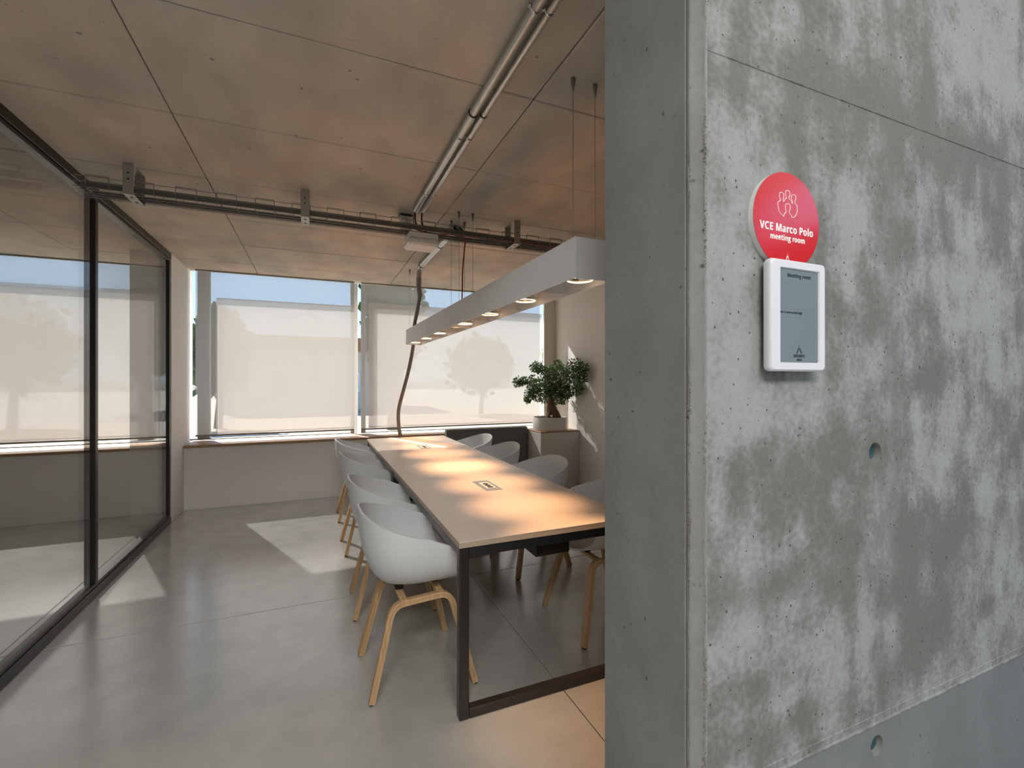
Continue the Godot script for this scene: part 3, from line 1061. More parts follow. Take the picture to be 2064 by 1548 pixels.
func build_pendant(z0: float, z1: float, lamps: Array, walls: Array, wires: Array, label: String) -> void:
	var t := base("pendant_light", V(PX, PB, (z0 + z1) * 0.5))
	tag(t, label, "pendant light", "linear pendant modules above the table")
	var zc := (z0 + z1) * 0.5
	var h := 0.086
	var top := 0.165
	var tk := 0.004
	var hz := (z0 - z1) * 0.5
	var s := Shape.new()
	for sx in [-1.0, 1.0]:
		s.bevel_box(V(sx * h, 0, -hz), V(sx * (h - tk), top, hz), 0.0008)
	s.bevel_box(V(-h + tk, top - tk, -hz), V(h - tk, top, hz), 0.0)
	s.bevel_box(V(-h + tk, 0.105, -hz + tk), V(h - tk, 0.108, hz - tk), 0.0)
	for sz in [-1.0, 1.0]:
		s.bevel_box(V(-h + tk, 0, sz * hz), V(h - tk, top - tk, sz * (hz - tk)), 0.0008)
	put("housing", s, M.lamp_body, t)
	for z in walls:
		put("divider", box(V(-h + tk, 0.012, z - zc - 0.0015), V(h - tk, 0.105, z - zc + 0.0015)), M.lamp_body, t)
	for z in lamps:
		var l := Node3D.new()
		l.name = "spot_lamp"
		t.add_child(l, true)
		l.position = V(0, 0.018, z - zc)
		var r := Shape.new()
		r.lathe([Vector2(0.012, 0.045), Vector2(0.03, 0.036), Vector2(0.046, 0.018), Vector2(0.0525, 0.002), Vector2(0.0545, 0.002), Vector2(0.048, 0.022), Vector2(0.032, 0.042), Vector2(0.012, 0.05), Vector2(0.012, 0.045)], Vector3.ZERO, 36)
		put("reflector", r, M.alu, l)
		var g := Shape.new()
		var prof := []
		for k in 9:
			var a := TAU * k / 8.0
			prof.append(Vector2(0.0535 + 0.0018 * cos(a), 0.0018 * sin(a)))
		g.lathe(prof, Vector3.ZERO, 40)
		put("light_ring", g, M.glow, l)
		var cap := Shape.new()
		cap.lathe([Vector2(0.0, 0.008), Vector2(0.010, 0.009), Vector2(0.013, 0.014), Vector2(0.013, 0.046), Vector2(0.0, 0.047)], Vector3.ZERO, 20)
		put("bulb_cap", cap, M.chrome, l)
		for sx in [-1.0, 1.0]:
			var arm := Shape.new()
			arm.sweep([V(sx * 0.050, 0.02, 0), V(sx * 0.075, 0.02, 0), V(sx * 0.0765, 0.0865, 0)], V(0, 0, 1), PackedVector2Array([Vector2(0.006, -0.0015), Vector2(0.006, 0.0015), Vector2(-0.006, 0.0015), Vector2(-0.006, -0.0015)]))
			put("gimbal_arm", arm, M.alu, l)
		var sp := SpotLight3D.new()
		sp.name = "spot_lamp_light"
		sp.light_color = Color(1.0, 0.57, 0.29).linear_to_srgb()
		sp.light_energy = 2.1
		sp.light_size = 0.045
		sp.spot_angle = 20.0
		sp.spot_angle_attenuation = 1.0
		sp.spot_range = 8.0
		sp.spot_attenuation = 2.0
		sp.shadow_enabled = true
		sp.position = V(0, -0.010, 0)
		sp.rotation.x = -PI / 2
		l.add_child(sp)
	for w in wires:
		for x in [-0.053, 0.054]:
			var ws := Shape.new()
			ws.rod(V(x, top, w - zc), V(x, CEIL - PB - 0.004, w - zc), 0.0012, 6)
			var wn := put("suspension_wire", ws, M.wire, t)
			var an := Shape.new()
			an.lathe([Vector2(0.0, -0.055), Vector2(0.004, -0.055), Vector2(0.007, -0.03), Vector2(0.010, -0.012), Vector2(0.010, 0.0), Vector2(0.0, 0.0)], V(x, CEIL - PB - 0.0005, w - zc), 12)
			put("ceiling_anchor", an, M.wire, wn)

# ---------------------------------------------------------------- services
func build_tray() -> void:
	var t := base("cable_tray", V(0, 2.482, -3.39))
	tag(t, "wire mesh cable tray hung across the concrete ceiling", "cable tray")
	var x0 := -1.235
	var x1 := 3.30
	var f := 0.088   # half width
	for q in [[0.0, -f], [0.0, -f * 0.5], [0.0, 0.0], [0.0, f * 0.5], [0.0, f], [0.03, -f], [0.03, f], [0.062, f], [0.062, -f]]:
		var s := Shape.new()
		s.rod(V(x0, q[0], q[1]), V(x1, q[0], q[1]), 0.0021, 6)
		put("long_wire", s, M.wire, t)
	var n := int((x1 - x0) / 0.1045)
	for i in n:
		var x := x0 + 0.055 + i * 0.1045
		var s := Shape.new()
		s.tube([V(x, 0.068, f + 0.003), V(x, -0.003, f + 0.003), V(x, -0.003, -f - 0.003), V(x, 0.068, -f - 0.003)], 0.0022, 6)
		if i % 2 == 0 and i < n - 1:
			for sz in [-1.0, 1.0]:
				s.rod(V(x - 0.001, 0.068, sz * (f + 0.003)), V(x + 0.1055, 0.068, sz * (f + 0.003)), 0.0026, 6)
		put("cross_wire", s, M.wire, t)
	put("side_strip", box(V(x0 + 0.03, 0.003, f - 0.012), V(x1, 0.040, f - 0.010)), M.tray_strip, t)
	put("side_strip", box(V(x0 + 0.03, 0.003, -f + 0.010), V(x1, 0.040, -f + 0.012)), M.tray_strip, t)
	for x in [-0.985, -0.06, 1.455, 2.4]:
		var b := Shape.new()
		var hw := 0.026
		var top := CEIL - 2.482
		for sz in [-1.0, 1.0]:
			b.bevel_box(V(x - hw, -0.010, sz * (f + 0.006)), V(x + hw, top, sz * (f + 0.009)), 0.0005)
		b.bevel_box(V(x - hw, top - 0.003, -f - 0.006), V(x + hw, top, f + 0.006), 0.0)
		b.bevel_box(V(x - hw, -0.013, -f - 0.009), V(x + hw, -0.009, f + 0.009), 0.0005)
		var bn := put("hanger_bracket", b, M.zinc_plate, t)
		for sz in [-1.0, 1.0]:
			var h := Shape.new()
			for y in [0.075, 0.11]:
				h.bevel_box(V(x - 0.004, y - 0.005, sz * (f + 0.0085)), V(x + 0.004, y + 0.005, sz * (f + 0.0098)), 0.0)
			h.bevel_box(V(x - 0.006, -0.0142, sz * 0.04 - 0.010), V(x + 0.006, -0.0128, sz * 0.04 + 0.010), 0.0)
			put("slot", h, M.black, bn)

func clamp_ring(s: Shape, c: Vector3, r: float) -> void:
	for k in 14:
		var a0 := TAU * k / 14.0
		var a1 := TAU * (k + 1) / 14.0
		s.rod(c + V(cos(a0) * r, sin(a0) * r, 0), c + V(cos(a1) * r, sin(a1) * r, 0), 0.0032, 5)
	s.bevel_box(c + V(-r - 0.005, -0.004, -0.007), c + V(-r, 0.004, 0.007), 0.001)
	s.bevel_box(c + V(r, -0.004, -0.007), c + V(r + 0.005, 0.004, 0.007), 0.001)

func build_conduits() -> void:
	for q in [[0.662, 0.0185, "wider of two steel conduits on the ceiling, left of the pair"], [0.712, 0.0145, "narrower steel conduit on the ceiling, right of the pair"]]:
		var x: float = q[0]
		var r: float = q[1]
		var y := CEIL - 0.014 - r
		var c := base("steel_conduit", V(x, y, -2.1))
		tag(c, q[2], "conduit", "steel conduits on the ceiling")
		var s := Shape.new()
		s.rod(V(0, 0, 1.17), V(0, 0, -1.20), r, 20)
		put("pipe", s, M.zinc, c)
		var sl := Shape.new()
		sl.tube([V(0, 0, 0.10), V(0, 0, 0.0)], r * 1.13, 20)
		put("coupling", sl, M.zinc, c)
		var rn := Shape.new()
		rn.tube([V(0, 0, 0.105), V(0, 0, 0.1)], r * 1.2, 20)
		put("seal", rn, M.black, c)
		for z in [0.75, -0.11, -0.86]:
			var k := Shape.new()
			clamp_ring(k, V(0, 0, z), r + 0.002)
			k.bevel_box(V(-0.006, r, z - 0.006), V(0.006, r + 0.014, z + 0.006), 0.001)
			put("pipe_clamp", k, M.chrome, c)
	# the single conduit beyond the tray, ending in an elbow
	var r := 0.026
	var c := base("steel_conduit", V(1.03, CEIL - 0.012 - r, -3.60))
	tag(c, "thick steel conduit from the cable tray to the hanging hose", "conduit", "steel conduits on the ceiling")
	var s := Shape.new()
	s.rod(V(0, 0, 0.06), V(0, 0, -1.27), r, 22)
	put("pipe", s, M.zinc, c)
	var m := Shape.new()
	m.tube([V(0, 0, 0.0602), V(0, 0, 0.0604)], r * 0.8, 18)
	put("bore", m, M.black, c)
	var e := Shape.new()
	var pts := []
	for k in 9:
		var a := PI * 0.5 * k / 8.0
		pts.append(V(-0.004 * k / 8.0, -0.06 * (1.0 - cos(a)), -1.27 - 0.06 * sin(a)))
	pts.append(V(-0.006, -0.11, -1.333))
	e.tube(pts, r * 0.98, 18)
	put("elbow", e, M.zinc, c)
	for z in [-0.45, -1.22]:
		var k := Shape.new()
		clamp_ring(k, V(0, 0, z), r + 0.002)
		k.bevel_box(V(-0.006, r, z - 0.006), V(0.006, r + 0.012, z + 0.006), 0.001)
		put("pipe_clamp", k, M.black, c)
	# hose dropping from the elbow to behind the table
	var h := base("flexible_hose", V(1.02, 0, -5.1))
	tag(h, "dark grey flexible hose hanging from the ceiling conduit to the table", "hose")
	var a := [V(1.024, 2.50, -4.935), V(1.025, 2.44, -4.945), V(1.035, 2.38, -4.97), V(1.052, 2.32, -5.01)]
	var b := [V(1.052, 2.325, -5.008), V(1.05, 2.20, -5.12), V(1.045, 2.04, -5.27), V(1.047, 1.90, -5.335), V(1.045, 1.785, -5.365), V(1.01, 1.55, -5.41), V(0.961, 1.325, -5.45), V(0.918, 1.13, -5.50), V(0.904, 1.02, -5.52), V(0.908, 0.88, -5.53), V(0.925, 0.76, -5.52), V(0.95, 0.66, -5.50), V(0.975, 0.40, -5.50), V(0.985, 0.02, -5.50)]
	var off := h.position
	var sa := Shape.new()
	sa.tube(spline(a, 6).map(func(p): return p - off), 0.0275, 16)
	put("sleeve", sa, M.hose_sleeve, h)
	var sb := Shape.new()
	var path := spline(b, 22).map(func(p): return p - off)
	var rad := []
	for i in path.size():
		rad.append(0.0205 + (0.0009 if i % 2 == 0 else -0.0005))
	sb.tube(path, rad, 14)
	put("corrugated_tube", sb, M.hose, h)

func build_cables() -> void:
	var list := [
		[M.cable_red, 0.0055, [V(0.86, 2.487, -3.33), V(1.0, 2.486, -3.325), V(1.3, 2.487, -3.32), V(1.8, 2.487, -3.325), V(2.6, 2.487, -3.32)], "red cable lying along the cable tray beside the green ones", "cable"],
		[M.cable_red, 0.005, [V(0.98, 2.490, -3.345), V(1.03, 2.489, -3.36), V(1.052, 2.470, -3.37), V(1.05, 2.40, -3.38), V(1.038, 2.25, -3.385), V(1.035, 2.12, -3.385), V(1.033, 1.973, -3.388)], "red cable dropping from the tray to the pendant light", "cable"],
		[M.cable_green, 0.006, [V(1.032, 2.612, -3.52), V(1.04, 2.598, -3.47), V(1.09, 2.53, -3.42), V(1.16, 2.495, -3.36), V(1.35, 2.490, -3.345), V(1.8, 2.490, -3.35), V(2.6, 2.49, -3.345)], "green cable from the thick conduit, upper one in the tray", "cable"],
		[M.cable_green, 0.006, [V(1.028, 2.606, -3.52), V(1.03, 2.585, -3.46), V(1.07, 2.515, -3.40), V(1.14, 2.490, -3.335), V(1.35, 2.489, -3.362), V(1.8, 2.489, -3.37), V(2.6, 2.489, -3.365)], "green cable from the thick conduit, lower one in the tray", "cable"],
		[M.cable_black, 0.006, [V(0.664, 2.617, -3.25), V(0.664, 2.612, -3.32), V(0.672, 2.56, -3.36), V(0.70, 2.51, -3.37), V(0.76, 2.490, -3.375), V(1.0, 2.489, -3.38), V(1.5, 2.489, -3.385)], "black cable from the wider conduit bending into the tray", "cable"],
		[M.cable_black, 0.006, [V(0.712, 2.621, -3.25), V(0.714, 2.612, -3.33), V(0.720, 2.56, -3.36), V(0.745, 2.51, -3.375), V(0.80, 2.490, -3.392), V(1.0, 2.489, -3.40), V(1.5, 2.489, -3.40)], "black cable from the narrower conduit bending into the tray", "cable"],
		[M.cable_red, 0.004, [V(0.655, 2.614, -3.25), V(0.652, 2.60, -3.325), V(0.656, 2.55, -3.35), V(0.675, 2.50, -3.352), V(0.75, 2.489, -3.355), V(0.9, 2.488, -3.356)], "thin red cable from the conduit mouth into the tray", "cable"],
	]
	for c in list:
		var o := Shape.new()
		var b: Vector3 = c[2][0]
		o.tube(spline(c[2], 7).map(func(p): return p - b), c[1], 8)
		var n := put("cable", o, c[0])
		n.position = b
		tag(n, c[3], c[4], "cables in the ceiling tray")

func build_boxes() -> void:
	# white box hung under the tray
	var t := base("access_point", V(0.718, 2.370, -3.375))
	tag(t, "white rounded plastic box fixed under the cable tray", "electrical box")
	var s := Shape.new()
	s.bevel_box(V(-0.112, 0.0, -0.10), V(0.112, 0.055, 0.10), 0.016)
	put("cover", s, M.white_plastic, t)
	put("base_plate", box(V(-0.105, 0.055, -0.093), V(0.105, 0.092, 0.093), 0.004), M.white_plastic, t)
	put("clip", box(V(-0.03, 0.092, -0.02), V(0.03, 0.104, 0.02), 0.001), M.zinc_plate, t)
	# small junction box behind the tray
	var j := base("junction_box", V(0.628, 2.525, -3.52))
	tag(j, "small clear-grey junction box on the ceiling behind the tray", "junction box")
	put("body", box(V(-0.045, 0.0, -0.035), V(0.045, 0.112, 0.035), 0.006), M.white_plastic, j)
	put("lid", box(V(-0.048, 0.112, -0.038), V(0.048, 0.1245, 0.038), 0.003), M.black, j)

# ---------------------------------------------------------------- by the window
func build_cabinet() -> void:
	var t := base("low_cabinet", V(3.037, 0, -5.67))
	tag(t, "low white cabinet with a thin wooden top under the bonsai", "cabinet")
	put("body", box(V(-0.295, 0.0, -0.235), V(0.295, 0.705, 0.228), 0.002), M.cabinet, t)
	put("cabinet_top", box(V(-0.297, 0.705, -0.24), V(0.297, 0.721, 0.235), 0.003), M.sill, t)
	put("plinth", box(V(-0.293, 0.0, 0.228), V(0.293, 0.05, 0.2295), 0.0), M.cabinet, t)

func build_panel() -> void:
	var t := base("padded_panel", V(2.155, 0, -5.865))
	tag(t, "dark grey upholstered panel standing against the window parapet", "panel")
	put("pad", box(V(-0.575, 0.02, -0.04), V(0.575, 0.758, 0.045), 0.012), M.felt, t)
	put("edge_strip", box(V(-0.59, 0.02, -0.045), V(-0.577, 0.762, 0.042), 0.004), M.felt_edge, t)
	for x in [-0.45, 0.45]:
		put("foot", box(V(x - 0.05, 0.0, -0.03), V(x + 0.05, 0.021, 0.03), 0.002), M.black, t)

const TUFTS := [[-0.464, 0.660, 0.000, 0.058], [-0.420, 0.673, 0.081, 0.043], [-0.198, 0.680, -0.120, 0.065], [-0.238, 0.855, 0.095, 0.065], [-0.131, 0.852, -0.021, 0.058], [-0.008, 0.792, -0.064, 0.072], [-0.018, 0.782, 0.116, 0.086], [0.205, 0.907, -0.107, 0.058], [0.163, 0.770, 0.041, 0.101], [0.237, 0.819, 0.066, 0.072], [0.222, 0.893, 0.351, 0.086], [0.219, 0.823, 0.525, 0.086], [0.236, 0.732, 0.480, 0.072], [0.233, 0.755, 0.194, 0.072], [-0.273, 0.593, 0.098, 0.086], [-0.047, 0.617, -0.119, 0.101], [-0.028, 0.632, 0.077, 0.108], [0.136, 0.589, 0.005, 0.108], [0.220, 0.618, 0.095, 0.086], [0.216, 0.545, 0.250, 0.094], [0.234, 0.571, 0.388, 0.072], [-0.282, 0.504, 0.016, 0.072], [-0.236, 0.494, 0.068, 0.079], [-0.013, 0.434, -0.117, 0.072], [0.089, 0.440, 0.104, 0.079], [0.230, 0.442, 0.013, 0.079], [0.223, 0.514, 0.090, 0.086], [-0.023, 0.544, 0.111, 0.086], [-0.270, 0.414, -0.113, 0.036]]

func build_bonsai() -> void:
	var t := base("potted_bonsai", V(3.0, 0.721, -5.68))
	tag(t, "ficus bonsai with a gnarled trunk in a round white pot", "potted plant")
	var s := Shape.new()
	s.lathe([Vector2(0.0, 0.0), Vector2(0.232, 0.0), Vector2(0.236, 0.004)], Vector3.ZERO, 56, -1)
	s.lathe([Vector2(0.236, 0.004), Vector2(0.238, 0.168), Vector2(0.234, 0.173), Vector2(0.222, 0.173), Vector2(0.218, 0.168), Vector2(0.218, 0.15)], Vector3.ZERO, 56, 2)
	put("pot", s, M.pot, t)
	var so := Shape.new()
	so.lathe([Vector2(0.217, 0.150), Vector2(0.12, 0.157), Vector2(0.0, 0.16)], Vector3.ZERO, 40)
	put("soil", so, M.soil, t)
	var rng := RandomNumberGenerator.new()
	rng.seed = 21
	var tr := Shape.new()
	var b := V(0.035, 0.155, 0.0)
	var crown := V(0.012, 0.44, 0.0)
	tr.tube(spline([b + V(0, 0.05, 0), b + V(-0.008, 0.12, 0), b + V(-0.02, 0.20, 0.01), crown], 6), [0.075, 0.076, 0.075, 0.074, 0.072, 0.07, 0.068, 0.066, 0.063, 0.06, 0.056, 0.053, 0.05, 0.048, 0.046, 0.044, 0.042, 0.04, 0.038], 14)
	for q in [[-0.055, 0.0, 0.03], [-0.03, -0.055, 0.028], [0.01, 0.06, 0.026], [0.05, -0.03, 0.028], [0.085, 0.02, 0.03], [0.062, 0.055, 0.022], [-0.07, 0.04, 0.02]]:
		var r: float = q[2]
		var pr := spline([V(b.x + q[0] * 1.25, 0.135, q[1] * 1.2), V(b.x + q[0] * 1.05, 0.20, q[1] * 1.05), V(b.x + q[0] * 0.62, 0.27, q[1] * 0.7), V(b.x + q[0] * 0.3 - 0.015, 0.37, q[1] * 0.35)], 5)
		var rr := []
		for i in pr.size():
			rr.append(r * (1.0 - 0.35 * i / pr.size()) * rng.randf_range(0.9, 1.12))
		tr.tube(pr, rr, 10)
	put("trunk", tr, M.bark, t)
	for f in TUFTS:
		var c := V(f[0] - 0.01, f[1], f[2] - 0.02)
		var br := Shape.new()
		var mid := crown.lerp(c, 0.5) + V(0, 0.03, 0)
		br.tube(spline([crown + V(0, -0.03, 0), crown + (c - crown) * 0.15 + V(0, 0.03, 0), mid, c], 4), [0.012, 0.010, 0.008, 0.007, 0.006, 0.0055, 0.005, 0.0045, 0.004, 0.0035, 0.003, 0.0025, 0.002], 6)
		put("branch", br, M.bark, t)
		var lf := Shape.new()
		var n := int(60 + f[3] * 1700)
		for i in n:
			var d: Vector3 = V(rng.randfn(), rng.randfn() * 0.85, rng.randfn()).normalized() * pow(rng.randf(), 0.4) * float(f[3]) * 1.12
			var p := c + d
			var dir := (d.normalized() * 0.7 + V(rng.randfn(), rng.randfn() * 0.7 - 0.1, rng.randfn()) * 0.6).normalized()
			var side := dir.cross(V(rng.randfn(), 1.2, rng.randfn())).normalized()
			var nn := side.cross(dir).normalized()
			var l := rng.randf_range(0.027, 0.045)
			var w := l * 0.26
			p.x = minf(p.x, 0.265)
			var a := p
			var m1 := p + dir * l * 0.32 - nn * 0.002
			var m2 := p + dir * l * 0.68 - nn * 0.003
			var tip := p + dir * l - nn * 0.006
			for sd in [-1.0, 1.0]:
				var s1: Vector3 = m1 + side * w * 0.92 * sd + nn * 0.003
				var s2: Vector3 = m2 + side * w * 0.86 * sd + nn * 0.002
				lf.tri(a, m1, s1, nn)
				lf.quad(m1, m2, s2, s1, nn)
				lf.tri(m2, tip, s2, nn)
		var o := put("foliage", lf, M.leaf, t)
		o.set_meta("kind", "stuff")

# ---------------------------------------------------------------- signs on the concrete
func lettering(called: String, parent: Node3D, text: String, font: Font, width: float, centre: Vector3, mat: Material, left := false) -> void:
	var tm := TextMesh.new()
	tm.text = text
	tm.font = font
	tm.font_size = 64
	tm.pixel_size = 0.01
	tm.depth = 0.02
	tm.curve_step = 1.0
	var bb := tm.get_aabb()
	var k := width / bb.size.x
	var o := put(called, tm, mat, parent)
	o.scale = V(k, k, 0.0006 / 0.02)
	var mid := bb.position + bb.size * 0.5
	o.position = centre - V(bb.position.x if left else mid.x, 0.0, 0.0) * k - V(0, mid.y, 0) * k

func build_sign() -> void:
	var c := V(0.848, 1.712, WZ)
	var r := 0.0935
	var t := base("round_sign", c)
	tag(t, "round red sign with white lettering and people icon on concrete wall", "sign")
	var disc := Shape.new()
	disc.lathe([Vector2(0.0, 0.0), Vector2(r, 0.0), Vector2(r, 0.0115)], Vector3.ZERO, 96, -1)
	var bd := put("board", disc, M.sign_edge, t)
	bd.rotation.x = PI / 2
	var fc := Shape.new()
	fc.lathe([Vector2(r, 0.0112), Vector2(r, 0.012), Vector2(0.0, 0.012)], Vector3.ZERO, 96, -1)
	var fa := put("red_face", fc, M.sign_red, t)
	fa.rotation.x = PI / 2
	var bold := SystemFont.new()
	bold.font_names = ["Droid Sans"]
	bold.font_weight = 700
	var z := 0.0122
	lettering("lettering", t, "VCE Marco Polo", bold, 0.151, V(-0.001, -0.0158, z), M.print_white)
	lettering("lettering", t, "meeting room", bold, 0.098, V(0.001, -0.0358, z), M.print_white)
	var pts := [[605, 759], [562, 725], [530, 682], [515, 596], [520, 555], [553, 526], [556, 506], [540, 470], [540, 425], [552, 402], [570, 395], [592, 400], [605, 414], [606, 464], [595, 507], [605, 534], [625, 490], [650, 464], [635, 427], [632, 383], [645, 354], [663, 345], [684, 350], [700, 367], [700, 412], [683, 456], [700, 482], [722, 496], [731, 529], [745, 526], [737, 493], [722, 451], [725, 416], [738, 397], [755, 390], [776, 393], [793, 404], [795, 449], [775, 504], [780, 522], [810, 545], [818, 613], [810, 665], [780, 727], [735, 753], [725, 721], [690, 689], [690, 659], [707, 620], [705, 565], [690, 553], [668, 549], [645, 558], [632, 583], [632, 638], [645, 680], [615, 717]]
	var line := []
	for p in pts:
		line.append(V((p[0] - 665.0) * 0.000184, 0.0325 - (p[1] - 555.0) * 0.000127, z))
	var ic := Shape.new()
	for i in line.size():
		var a: Vector3 = line[i]
		var b: Vector3 = line[(i + 1) % line.size()]
		ic.rod(a, b, 0.00062, 6)
	put("people_icon", ic, M.print_white, t)
	# small mark above the lower edge
	var mk := Shape.new()
	mk.rod(V(-0.0042, -0.0785, z), V(-0.0008, -0.0685, z), 0.0007, 5)
	mk.rod(V(0.0042, -0.0785, z), V(0.0008, -0.0685, z), 0.0007, 5)
	mk.rod(V(0, -0.0662, z), V(0, -0.0652, z), 0.0009, 6)
	put("logo_mark", mk, M.print_white, t)

func rounded_rect(hx: float, hy: float, r: float, n := 6) -> PackedVector2Array:
	var p := PackedVector2Array()
	for q in [[1, 1, 0], [-1, 1, 1], [-1, -1, 2], [1, -1, 3]]:
		for k in n + 1:
			var a: float = (q[2] + float(k) / n) * PI * 0.5
			p.append(Vector2(q[0] * (hx - r) + cos(a) * r, q[1] * (hy - r) + sin(a) * r))
	return p

func build_display() -> void:
	var t := base("room_display", V(0.8585, 1.524, WZ + 0.002))
	tag(t, "white framed grey e-paper room display under the round sign", "display")
	var hx := 0.0785
	var hy := 0.1065
	put("wall_mount", box(V(-0.05, -0.075, -0.002), V(0.05, 0.075, 0.008), 0.002), M.black, t)
	# body with softly rounded rim: rings of rounded rectangles
	var s := Shape.new()
	var prof := [[-0.006, 0.008], [-0.0015, 0.010], [0.0, 0.014], [0.0, 0.022], [-0.0012, 0.0255], [-0.004, 0.0272]]
	var rings := []
	for q in prof:
		var ring := []
		for p in rounded_rect(hx + q[0], hy + q[0], 0.009):
			ring.append(V(p.x, p.y, q[1]))
		rings.append(ring)
	var m: int = rings[0].size()
	# opening of the screen: sides bowed a little outwards at top and bottom
	var win := []
	var sx := 0.0565
	var sy := 0.0905
	for p in rounded_rect(sx, sy, 0.002):
		win.append(V(p.x + 0.003, p.y + (0.0025 * (1.0 - pow(p.x / sx, 2.0)) if p.y > 0 else -0.0025 * (1.0 - pow(p.x / sx, 2.0))), 0.0272))
	rings.append(win)
	var win2 := []
	for p in win:
		win2.append(V((p.x - 0.003) * 0.975 + 0.003, p.y * 0.985, 0.0242))
	rings.append(win2)
	for i in rings.size() - 1:
		s.group(2 if i < 5 else 6 + i)
		for k in m:
			var k2 := (k + 1) % m
			var mid: Vector3 = (rings[i][k] + rings[i + 1][k2]) * 0.5
			var out := V(mid.x, mid.y, 0).normalized() * (1.0 if i < 5 else -1.0) + V(0, 0, 0.3)
			if i == 5:
				out = V(0, 0, 1)
			s.quad(rings[i][k], rings[i][k2], rings[i + 1][k2], rings[i + 1][k], out)
	s.group(-1)
	for k in m:
		s.tri(V(0, 0, 0.008), rings[0][k], rings[0][(k + 1) % m], V(0, 0, -1))
	put("bezel", s, M.device, t)
	var sc := put("screen_panel", box(V(-sx + 0.003, -sy - 0.0025, 0.020), V(sx + 0.003, sy + 0.0025, 0.0243), 0.0), M.e_paper, t)
	sc.set_meta("label", "grey e-paper panel with dark print")
	var bold := SystemFont.new()
	bold.font_names = ["Droid Sans"]
	bold.font_weight = 700
	var reg := SystemFont.new()
	reg.font_names = ["Droid Sans"]
	var z := 0.0245
	lettering("lettering", sc, "Meeting room", bold, 0.066, V(0.003, 0.0765, z), M.ink)
	lettering("lettering", sc, "Non ci sono eventi oggi", bold, 0.062, V(-0.0515, 0.006, z), M.ink, true)
	lettering("lettering", sc, "INFINITE", bold, 0.032, V(0.003, -0.0765, z), M.ink)
	lettering("lettering", sc, "AREA", bold, 0.014, V(0.003, -0.0838, z), M.ink)
	var ln := Shape.new()
	ln.bevel_box(V(-0.052, 0.0618, z - 0.0003), V(0.052, 0.0622, z))
	ln.bevel_box(V(-0.052, 0.0138, z - 0.0003), V(0.052, 0.0141, z))
	ln.bevel_box(V(-0.052, -0.0031, z - 0.0003), V(0.052, -0.0029, z))
	put("ruled_line", ln, M.ink_line, sc)
	var lg := Shape.new()
	for q in [[V(-0.0085, -0.0715, 0), V(-0.0052, -0.0715, 0), V(0.0012, -0.060, 0), V(-0.0018, -0.060, 0)], [V(0.0085, -0.0715, 0), V(0.0052, -0.0715, 0), V(0.0005, -0.0628, 0), V(0.0018, -0.060, 0)]]:
		var o := V(0.003, -0.0005, z)
		lg.quad(q[0] + o, q[1] + o, q[2] + o, q[3] + o, V(0, 0, 1))
	lg.lathe([Vector2(0.0, 0.0), Vector2(0.0016, 0.0), Vector2(0.0016, 0.001), Vector2(0.0, 0.001)], V(0.003, -0.0575, z - 0.0006), 12)
	put("logo_mark", lg, M.ink, sc)

# ---------------------------------------------------------------- outdoors
func make_tree(at: Vector3, h: float, r: float, sd: int, label: String) -> void:
	var t := base("tree", at)
	tag(t, label, "tree", "trees outside the windows")
	var rng := RandomNumberGenerator.new()
	rng.seed = sd
	var s := Shape.new()
	s.tube([V(0, 0, 0), V(0.1, h * 0.3, 0), V(-0.05, h * 0.75, 0.1)], [0.035 * h, 0.026 * h, 0.01 * h], 8)
	put("trunk", s, M.tree_bark, t)
	var c := Shape.new()
	for i in 420:
		var d := V(rng.randfn(), rng.randfn() * 0.9, rng.randfn()).normalized() * pow(rng.randf(), 0.35)
		var p := V(d.x * r, h * 0.66 + d.y * h * 0.34, d.z * r)
		for k in 5:
			var a := V(rng.randfn(), rng.randfn(), rng.randfn()).normalized() * 0.3
			var b := a.cross(V(rng.randfn(), rng.randfn(), rng.randfn())).normalized() * 0.2
			var o := p + V(rng.randfn(), rng.randfn(), rng.randfn()) * 0.22
			c.tri(o - a, o + b, o + a, V(0, 1, 0))
			c.tri(o - a, o + a, o - b, V(0, 1, 0))
	var f := put("crown", c, M.tree_leaf, t)
	f.set_meta("kind", "stuff")

func build_outdoors() -> void:
	structure(put("ground", box(V(-70, -1.4, -120), V(80, -0.9, 60)), M.grass), "open ground around the building")
	make_tree(V(3.35, -0.9, -22), 8.2, 1.15, 101, "dark tree outside, seen beside the gap between the blinds")
	make_tree(V(-4.3, -0.9, -26), 5.6, 1.0, 102, "low tree outside, behind the left edge of the first blind")
	make_tree(V(16.5, -0.9, -27), 5.6, 2.4, 103, "broad tree outside, seen low behind the second blind")
	make_tree(V(10.5, -0.9, -30), 5.2, 2.2, 104, "round tree outside, behind the hanging hose")
	make_tree(V(-13.5, -0.9, -30), 6.2, 2.2, 105, "tree outside the next room, seen through the glass partition")
	var h := base("house", V(0.6, -0.9, -42))
	tag(h, "long low house outside, hazy behind the blinds", "house")
	put("wall", box(V(-7, 0, -4), V(6, 4.6, 4), 0.02), M.house, h)
	var rf := Shape.new()
	rf.prism(PackedVector2Array([Vector2(-7.5, 4.6), Vector2(6.5, 4.6), Vector2(5.5, 5.6), Vector2(-6.5, 5.6)]), func(p): return V(p.x, p.y, 4.4), func(p): return V(p.x, p.y, -4.4))
	put("roof", rf, M.tiles, h)
	for i in 5:
		var w := put("window_frame", box(V(-6.0 + i * 2.5, 1.4, 4.0), V(-4.9 + i * 2.5, 2.9, 4.06), 0.01), M.paint, h)
		put("pane", box(V(-5.9 + i * 2.5, 1.5, 4.06), V(-5.0 + i * 2.5, 2.8, 4.07)), M.pane_dark, w)

